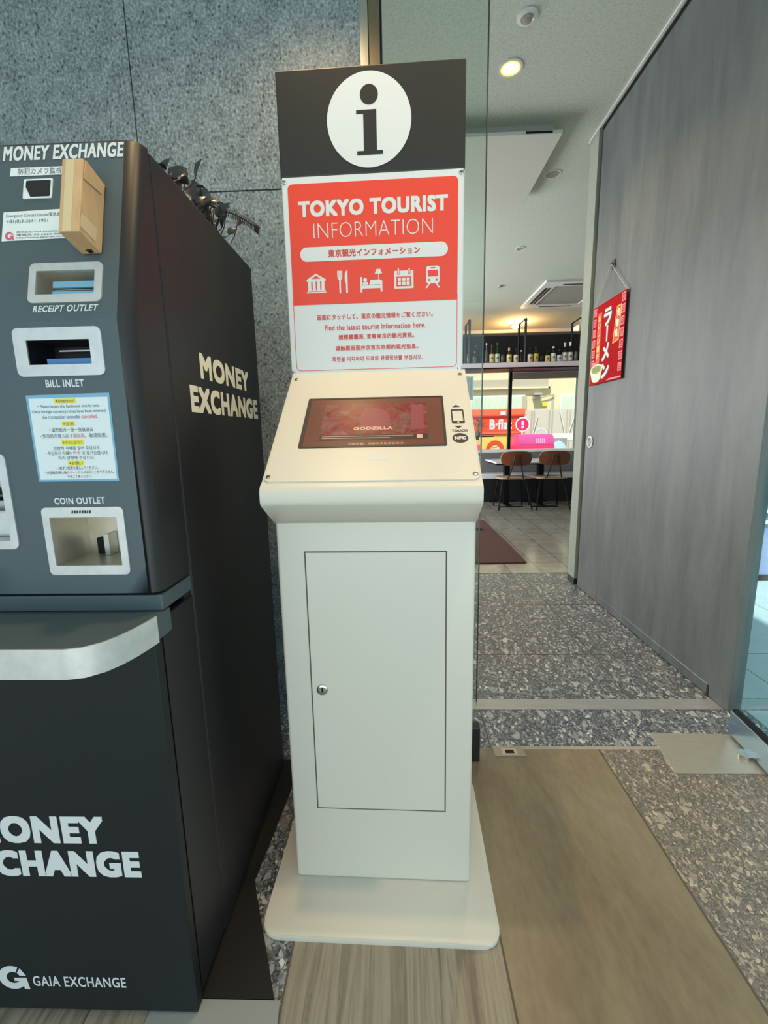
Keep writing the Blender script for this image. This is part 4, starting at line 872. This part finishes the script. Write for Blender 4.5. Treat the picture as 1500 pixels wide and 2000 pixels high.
# bottle shelf above the window
BSF = thing('bottle_shelf', 'long bottle shelf with black back panel and hoop frames above the window', 'shelf', (0.5, 7.2, 0))
MB().box(-2.6, 2.45, -0.20, 0.24, 2.065, 2.135, 0.002).build('shelf_board', MAT['shelf_pink'], BSF)
MB().box(-2.6, 2.45, -0.205, 0.24, 2.045, 2.065).build('lower_lip', MAT['black_metal'], BSF)
MB().box(-2.6, 2.45, 0.20, 0.235, 2.135, 2.60).build('back_panel', MAT['black_base'], BSF)
for x in (0.61, 1.445, 2.27):
    MB().tube([(x, -0.18, 2.13), (x, -0.18, 2.76), (x, 0.19, 2.76), (x, 0.19, 2.13)], 0.018, 4).build('hoop_frame', MAT['black_metal'], BSF)
def bottle(x, h, bodyc, labelc=None, capc=None, r=0.034, neck=0.38, shoulder=0.1, lab=(0.1, 0.5), desc='', short=False, y=7.14):
    t = thing('bottle', desc, 'bottle', (x, y, 2.1355), 0, 'bottles on the shelf above the window')
    hb = h*(1-neck)
    if short: pr = [(r*0.9, 0), (r, 0.004), (r, h*0.8), (r*0.7, h*0.86), (r*0.7, h*0.9)]
    else: pr = [(r*0.9, 0), (r, 0.004), (r, hb-0.03), (r*0.8, hb-0.008), (r*0.42, hb+0.02), (r*0.36, h*0.93)]
    MB().lathe(pr, FW, 20).build('body', MAT_B(bodyc, 0.12), t, smooth=True)
    if capc:
        z0 = h*0.9 if short else h*(0.80 if len(capc) == 4 else 0.9)
        rr = r*0.74 if short else r*0.42
        MB().lathe([(rr, z0), (rr, h), (rr*0.8, h+0.001)], FW, 16).build('cap', MAT_B(capc[:3], 0.4), t, smooth=True)
    if labelc:
        mb = MB(); n = 14; z0, z1 = h*lab[0], h*lab[1]
        cols = [(math.radians(180+8+164*i/n)) for i in range(n+1)]
        rows = [[mb.bm.verts.new(((r+0.0008)*math.cos(a), (r+0.0008)*math.sin(a), z)) for a in cols] for z in (z0, z1)]
        for i in range(n): mb.face([rows[0][i], rows[0][i+1], rows[1][i+1], rows[1][i]])
        L = mb.build('label', MAT_B(labelc, 0.6), t, smooth=True)
        mb = MB(); zc = (z0+z1)/2
        for i in range(5, 9):
            a0, a1 = cols[i], cols[i+1]
            mb.face([mb.bm.verts.new(((r+0.0014)*math.cos(a), (r+0.0014)*math.sin(a), z)) for a, z in ((a0, zc-0.012), (a1, zc-0.012), (a1, zc+0.014), (a0, zc+0.014))])
        mb.build('label_mark', MAT_B((120, 92, 60) if labelc[0] > labelc[2]+40 else (96, 96, 98), 0.6), L)
    return t
_mb = {}
def MAT_B(c, rough):
    if (c, rough) not in _mb: _mb[c, rough] = simple('bottle_paint_%d' % len(_mb), c, rough)
    return _mb[c, rough]
D = (16, 18, 20)
rows = [
 (1.120, .27, (74, 82, 68), None, (60, 64, 58), 'dull green unlabelled bottle at the kiosk end of the shelf'),
 (1.206, .185, D, (110, 110, 108), (120, 120, 118), 'short black bottle with small grey label, second from the kiosk end'),
 (1.243, .295, (20, 22, 24), None, (64, 64, 66), 'tall slim black bottle behind the glass pane edge'),
 (1.303, .138, (40, 42, 44), None, (52, 52, 54), 'squat dark jar just right of the glass pane edge'),
 (1.392, .313, (92, 98, 104), None, (196, 196, 190), 'tall clear glass bottle with pale stopper left of the amber bottle'),
 (1.474, .287, (86, 62, 26), (222, 206, 150), (70, 60, 40), 'amber bottle with tall cream label'),
 (1.558, .313, (36, 52, 34), (206, 214, 190), (60, 64, 58), 'tall green bottle with pale green label'),
 (1.639, .138, (96, 98, 98), None, (110, 110, 108), 'squat clear jar with grey lid between two labelled bottles'),
 (1.738, .235, (92, 44, 20), (230, 216, 140), (226, 176, 150, 1), 'brown bottle with orange neck and cream yellow label'),
 (1.844, .222, D, (228, 206, 176), D, 'broad dark bottle with cream label left of the white capped miniature'),
 (1.922, .193, (26, 28, 30), None, (226, 226, 220), 'slim dark bottle with round white cap'),
 (2.059, .228, D, (224, 196, 170), D, 'broad dark bottle with cream and red label right of the dark gap'),
 (2.145, .241, (78, 34, 22), (224, 202, 90), (60, 40, 34), 'red brown bottle with yellow label'),
 (2.234, .117, (40, 42, 44), None, (70, 70, 72), 'squat dark jar right of the yellow labelled bottle'),
 (2.320, .182, (34, 30, 22), (230, 208, 130), D, 'broad bottle with square yellow label and dark neck'),
 (2.409, .238, (30, 32, 34), (222, 220, 206), (232, 232, 226), 'dark bottle with white cap and white label'),
 (2.501, .189, D, (214, 216, 212), D, 'dark bottle with tall white label and no light cap'),
 (2.582, .288, D, (216, 210, 200), (206, 200, 190, 1), 'tall bottle with grey white neck foil and cream label'),
 (2.662, .299, D, (222, 214, 206), (236, 234, 228, 1), 'tallest dark bottle with bright white neck foil near the jamb'),
 (2.750, .154, (112, 112, 110), None, (120, 120, 118), 'clear round bottle at the jamb end of the shelf')]
for i, (x, h, bc, lc, cc, ds) in enumerate(rows):
    bottle(x, h, bc, lc, cc, r=(0.038 if lc and lc[0] > 200 else 0.030), neck=0.40 if h > 0.2 else 0.3, lab=(0.07, 0.07+min(0.5, 0.125/h)), desc=ds, short=h < 0.16, y=7.14 + (0.045 if i == 2 else -0.05 if i == 1 else 0))

# plant and little shelf by the window
WS = thing('side_shelf', 'small dark wall shelf in front of the window beside the kiosk', 'shelf', (1.40, 7.36, 0))
MB().box(-0.22, 0.17, -0.06, 0.07, 1.03, 1.05, 0.002).build('board', MAT['black_metal'], WS); MB().box(-0.16, -0.07, -0.05, 0.06, 0.985, 1.03).build('bracket', MAT['black_metal'], WS); MB().box(-0.13, -0.10, 0.05, 0.08, 0.80, 1.0).build('leg', MAT['black_metal'], WS)
PP = thing('potted_plant', 'small leafy green potted plant on the dark side shelf', 'plant', (1.32, 7.36, 1.05))
MB().lathe([(0.035, 0), (0.045, 0.07), (0.041, 0.07), (0.038, 0.06), (0, 0.06)], FW, 18).build('pot', simple('brown_pot', (96, 74, 56), 0.7), PP, smooth=True)
rnd = random.Random(5)
fo = MB()
for i in range(46):
    a = rnd.uniform(0, 6.28); e_ = rnd.uniform(0.2, 1.4); L = rnd.uniform(0.08, 0.2); p0 = Vector((0, 0, 0.065)); dd = Vector((math.cos(a)*math.cos(e_)*0.6, math.sin(a)*math.cos(e_)*0.6, math.sin(e_)))
    fo.tube([p0, p0+dd*L], 0.0012, 4); leaf(fo, p0+dd*L, (dd.x, dd.y, dd.z*0.4), 0.05, 0.022, 0.2)
fo.build('foliage', MAT['plant_green'], PP, normals=False)

# ------------------------------------------------------------------ street outside the window
struct(MB().box(-12, 20, 8.62, 40, -0.12, -0.02).build('street', MAT['asphalt']))
BL = thing('street_building', 'cream coloured building facade across the street with curtained windows', 'building', (4.5, 17.0, -0.02))
MB().box(-9, 9, 0, 3, 0, 7).build('wall', MAT['facade'], BL)
q = MB(); q.box(-9, 1.1, -0.12, 0.0, 2.72, 3.02); q.build('upper_band', MAT['facade_band'], BL); MB().box(-9, 1.12, -0.16, -0.11, 2.68, 2.74).build('band_ledge', MAT['facade'], BL)
MB().box(1.06, 1.14, -0.16, 0.0, 2.68, 3.10).build('band_end', MAT['facade'], BL)
for x0, x1, z0, z1 in ((-1.70, 0.20, 1.3, 2.41), (-4.2, -2.1, 1.3, 2.41), (1.60, 2.6, 1.3, 2.37), (3.0, 4.6, 1.3, 2.37)):
    wf = MB().box(x0-0.06, x1+0.06, -0.05, 0.0, z0-0.06, z1+0.06).build('window', MAT['white_paint'], BL); MB().box(x0, x1, -0.06, -0.05, z0, z1).build('curtain', MAT['curtain'], wf)
MB().box(0.15, 0.31, -0.1, 0.0, 1.3, 2.41).build('window_post', MAT['facade_band'], BL)
MB().box(1.25, 1.35, -0.02, 0.0, 0.0, 2.45).build('drain_pipe', MAT['facade_band'], BL)
WL = thing('wall_lamp', 'pale wall lamp box with bracket on the cream facade', 'wall lamp', (5.17, 16.9, 2.38))
MB().box(-0.14, 0.14, -0.2, 0.1, 0.03, 0.10, 0.01).build('shade', MAT['facade_band'], WL); MB().box(-0.13, 0.10, -0.12, 0.1, -0.10, 0.0, 0.01).build('housing', MAT['facade_band'], WL); MB().tube([(0.1, 0, -0.06), (0.62, 0, 0.06)], 0.02).build('arm', MAT['facade_band'], WL)
tag(MB().prism(Fr((5.48, 16.98, 2.10), (1, 0, 0), (0, 0, 1)), rrect(-0.09, -0.08, 0.09, 0.08, 0.05), 0.0, 0.03).build('yellow_sign', MAT['sticker_yellow']), 'small round yellow sign on the cream facade', 'sign')
VN = thing('food_van', 'orange red food van parked across the street', 'van', (2.2, 13.0, -0.02))
VF = Fr((0, 0, 0), (1, 0, 0), (0, 0, 1))
q = MB(); q.mi = 0; q.box(-1.6, 1.45, 0.35, 1.60, -1.9, 0.0, bevel=0.03, fr=VF); q.mi = 1; q.box(-1.6, 1.47, 1.60, 1.78, -1.9, 0.02, bevel=0.02, fr=VF); q.build('body', [MAT['truck'], MAT['truck_light']], VN)
MB().box(-1.6, 1.47, 1.575, 1.61, -0.02, 0.05, fr=VF).build('roof_gutter', MAT['truck'], VN)
for z in (1.20, 1.29, 1.38): MB().box(-1.55, 1.4, z, z+0.012, -0.01, 0.006, fr=VF).build('body_rib', MAT['truck_light'], VN)
for z in (1.11, ): MB().box(-1.6, 1.46, z-0.03, z+0.03, -0.01, 0.08, fr=VF).build('counter_edge', MAT['truck_light'], VN)
lettering('B·flat', MAT['white_print'], VN, VF, 0.46, 1.20, 1.10, 1.49, 0.012, 0.014)
MB().box(0.76, 0.90, 1.60, 1.70, 0.02, 0.06, fr=VF).build('lamp', MAT['white_paint'], VN)
for x in (-1.1, 1.0):
    MB().lathe([(0.32, -0.2), (0.34, -0.16), (0.34, 0.0), (0.28, 0.03), (0.0, 0.03)], VF, 28, (x, 0.34)).build('wheel', MAT['black_plastic'], VN, smooth=True)
MB().box(-0.0, 1.45, 0.55, 1.06, 0.0, 0.03, fr=VF).build('menu_board', MAT['yellow_poster'], VN)
RS = thing('round_sign', 'round magenta sign with white mark on a post beside the food van', 'sign', (3.50, 12.62, -0.02))
RFm = Fr((0, 0, 1.325), (1, 0, 0), (0, 0, 1))
MB().lathe([(0.19, -0.03), (0.20, -0.02), (0.20, 0.0), (0, 0.0)], RFm, 36).build('ring', MAT['white_paint'], RS, smooth=True)
MB().lathe([(0.165, 0.0), (0.165, 0.006), (0, 0.006)], RFm, 36).build('disc', MAT['magenta'], RS)
q = MB(); q.flat(RFm, rrect(-0.035, -0.03, 0.035, 0.10, 0.02), 0.008); q.flat(RFm, rrect(-0.035, -0.11, 0.035, -0.05, 0.02), 0.008); q.build('mark', MAT['white_print'], RS)
MB().tube([(0, 0.02, 0), (0, 0.02, 1.16)], 0.025).build('post', MAT['white_paint'], RS)
AR = thing('arch_display', 'yellow display board with orange red arch emblem standing outside the window', 'display', (2.40, 11.0, -0.02))
AF = Fr((0, 0, 0), (1, 0, 0), (0, 0, 1))
MB().box(-0.35, 0.36, 0.0, 0.98, -0.05, 0.0, fr=AF, bevel=0.004).build('board', MAT['yellow_poster'], AR)
q = MB(); n = 24; q.ring(AF, [(0.225*math.cos(math.pi*i/n), 0.68+0.25*math.sin(math.pi*i/n)) for i in range(n+1)] + [(0.0, 0.68)], [(0.135*math.cos(math.pi*i/n), 0.68+0.145*math.sin(math.pi*i/n)) for i in range(n+1)] + [(0.0, 0.679)], 0.0, 0.01); q.build('arch', MAT['truck'], AR)
q = MB(); q.flat(AF, ellipse(0.0, 0.74, 0.09, 0.05), 0.006); q.build('arch_centre', MAT['cream'], AR); q = MB(); q.flat(AF, [(-0.09, 0.76), (0.08, 0.79), (0.09, 0.765), (-0.06, 0.735)], 0.009); q.build('arch_stroke', MAT['ac_grille'], AR)
PC = thing('pink_car', 'bright pink low car roof seen over the window sill', 'car', (3.1, 11.5, -0.02))
PF = Fr((0, 0, 0), (1, 0, 0), (0, 0, 1))
q = MB(); q.mi = 0; q.prism(PF, [(-1.6, 0.35), (0.93, 0.35), (0.93, 0.80), (-1.6, 0.80)], -0.85, 0.0, 0.04); q.build('body', MAT['hotpink'], PC, smooth=True)
q = MB(); q.prism(PF, [(0.0, 0.79), (0.90, 0.79), (0.90, 0.93), (0.87, 1.02), (0.82, 1.06), (0.0, 1.06)], -0.80, 0.0, 0.02); q.build('roof', MAT['pink'], PC, smooth=True)
for x in (-1.0, 0.55): MB().lathe([(0.28, -0.16), (0.30, 0.0), (0.2, 0.02), (0, 0.02)], PF, 24, (x, 0.30)).build('wheel', MAT['black_plastic'], PC, smooth=True)
q = MB()
for k in range(5): q.flat(PF, rrect(0.44+k*0.05, 0.83, 0.47+k*0.05, 0.95, 0.01), 0.002)
q.build('side_mark', simple('pale_pink', (242, 170, 206), 0.5), PC)
GR = thing('guard_rail', 'white street guard rail behind the pink car', 'guard rail', (5.3, 14.0, -0.02))
MB().box(-1.3, 2.2, -0.05, 0.05, 0.82, 1.05, 0.02).build('beam', MAT['white_paint'], GR)
for x in (-1.1, 0.4, 1.9): MB().tube([(x, 0, 0), (x, 0, 0.9)], 0.06).build('post', MAT['white_paint'], GR)
BC = thing('blue_bicycle_cover', 'crumpled pale blue sheet in the dark opening under the guard rail', 'sheet', (4.40, 12.3, -0.02))
MB().box(-0.26, 0.26, 0.1, 0.14, 0.5, 0.93).build('dark_board', MAT['ac_grille'], BC)
q = MB(); q.lathe([(0.24, 0.48), (0.22, 0.66), (0.17, 0.76), (0.07, 0.85), (0, 0.87)], FW, 9)
q.build('sheet', simple('pale_blue_sheet', (160, 200, 222), 0.7), BC); MB().box(-0.24, 0.24, -0.14, 0.14, 0.0, 0.5, 0.01).build('crate', MAT['ac_grille'], BC)
SW = thing('street_fence', 'pale grey boarding fence with wires and posts across the street', 'fence', (5.2, 15.0, -0.02))
MB().box(-1.15, 3.0, 0.0, 0.05, 0.0, 1.82).build('sheeting', simple('pale_sheeting', (206, 200, 184), 0.7), SW)
for x in (-0.78, -0.70, -0.2, -0.1, 0.37, 0.48, 1.1): MB().tube([(x, -0.03, 0.0), (x+0.02, -0.03, 1.80)], 0.018, 6).build('post', MAT['facade_band'], SW)
for (xa, za, xb, zb) in ((-0.72, 1.05, -0.57, 1.64), (0.44, 1.0, 0.62, 1.62), (0.14, 1.80, 0.34, 1.0)): MB().tube([(xa, -0.06, za), (xb, -0.06, zb)], 0.016, 6).build('brace', MAT['white_paint'], SW)
RL = thing('round_logo_sign', 'pale round white sign leaning at the fence above the pink car', 'sign', (4.32, 13.6, -0.02))
LF = Fr((0, 0, 1.03), (1, 0, 0), (0, 0, 1)); n = 28
MB().ring(LF, [(0.19*math.cos(2*math.pi*i/n), 0.20*math.sin(2*math.pi*i/n)) for i in range(n)], [(0.155*math.cos(2*math.pi*i/n), 0.165*math.sin(2*math.pi*i/n)) for i in range(n)], -0.02, 0.0).build('ring', MAT['white_paint'], RL)
MB().lathe([(0.155, -0.015), (0.155, -0.01), (0, -0.01)], LF, 28).build('disc', MAT['ac_white'], RL); MB().box(-0.03, 0.03, 0.0, 0.03, 0.0, 0.85).build('post', MAT['white_paint'], RL)
VS = thing('vertical_banner', 'tall white vertical signboard outside the window beside the kiosk', 'sign', (1.42, 9.0, -0.02))
MB().box(-0.08, 0.09, 0, 0.05, 1.76, 2.21).build('board', MAT['white_paint'], VS); MB().tube([(0.0, 0.025, 0), (0.0, 0.025, 1.77)], 0.02).build('post', MAT['ac_grille'], VS)
q = MB()
for u in (-0.02, 0.03): q.box(u, u+0.02, -0.004, 0.0, 1.80, 2.18)
q.build('stripe', simple('pale_blue_stripe', (176, 196, 214), 0.6), VS)
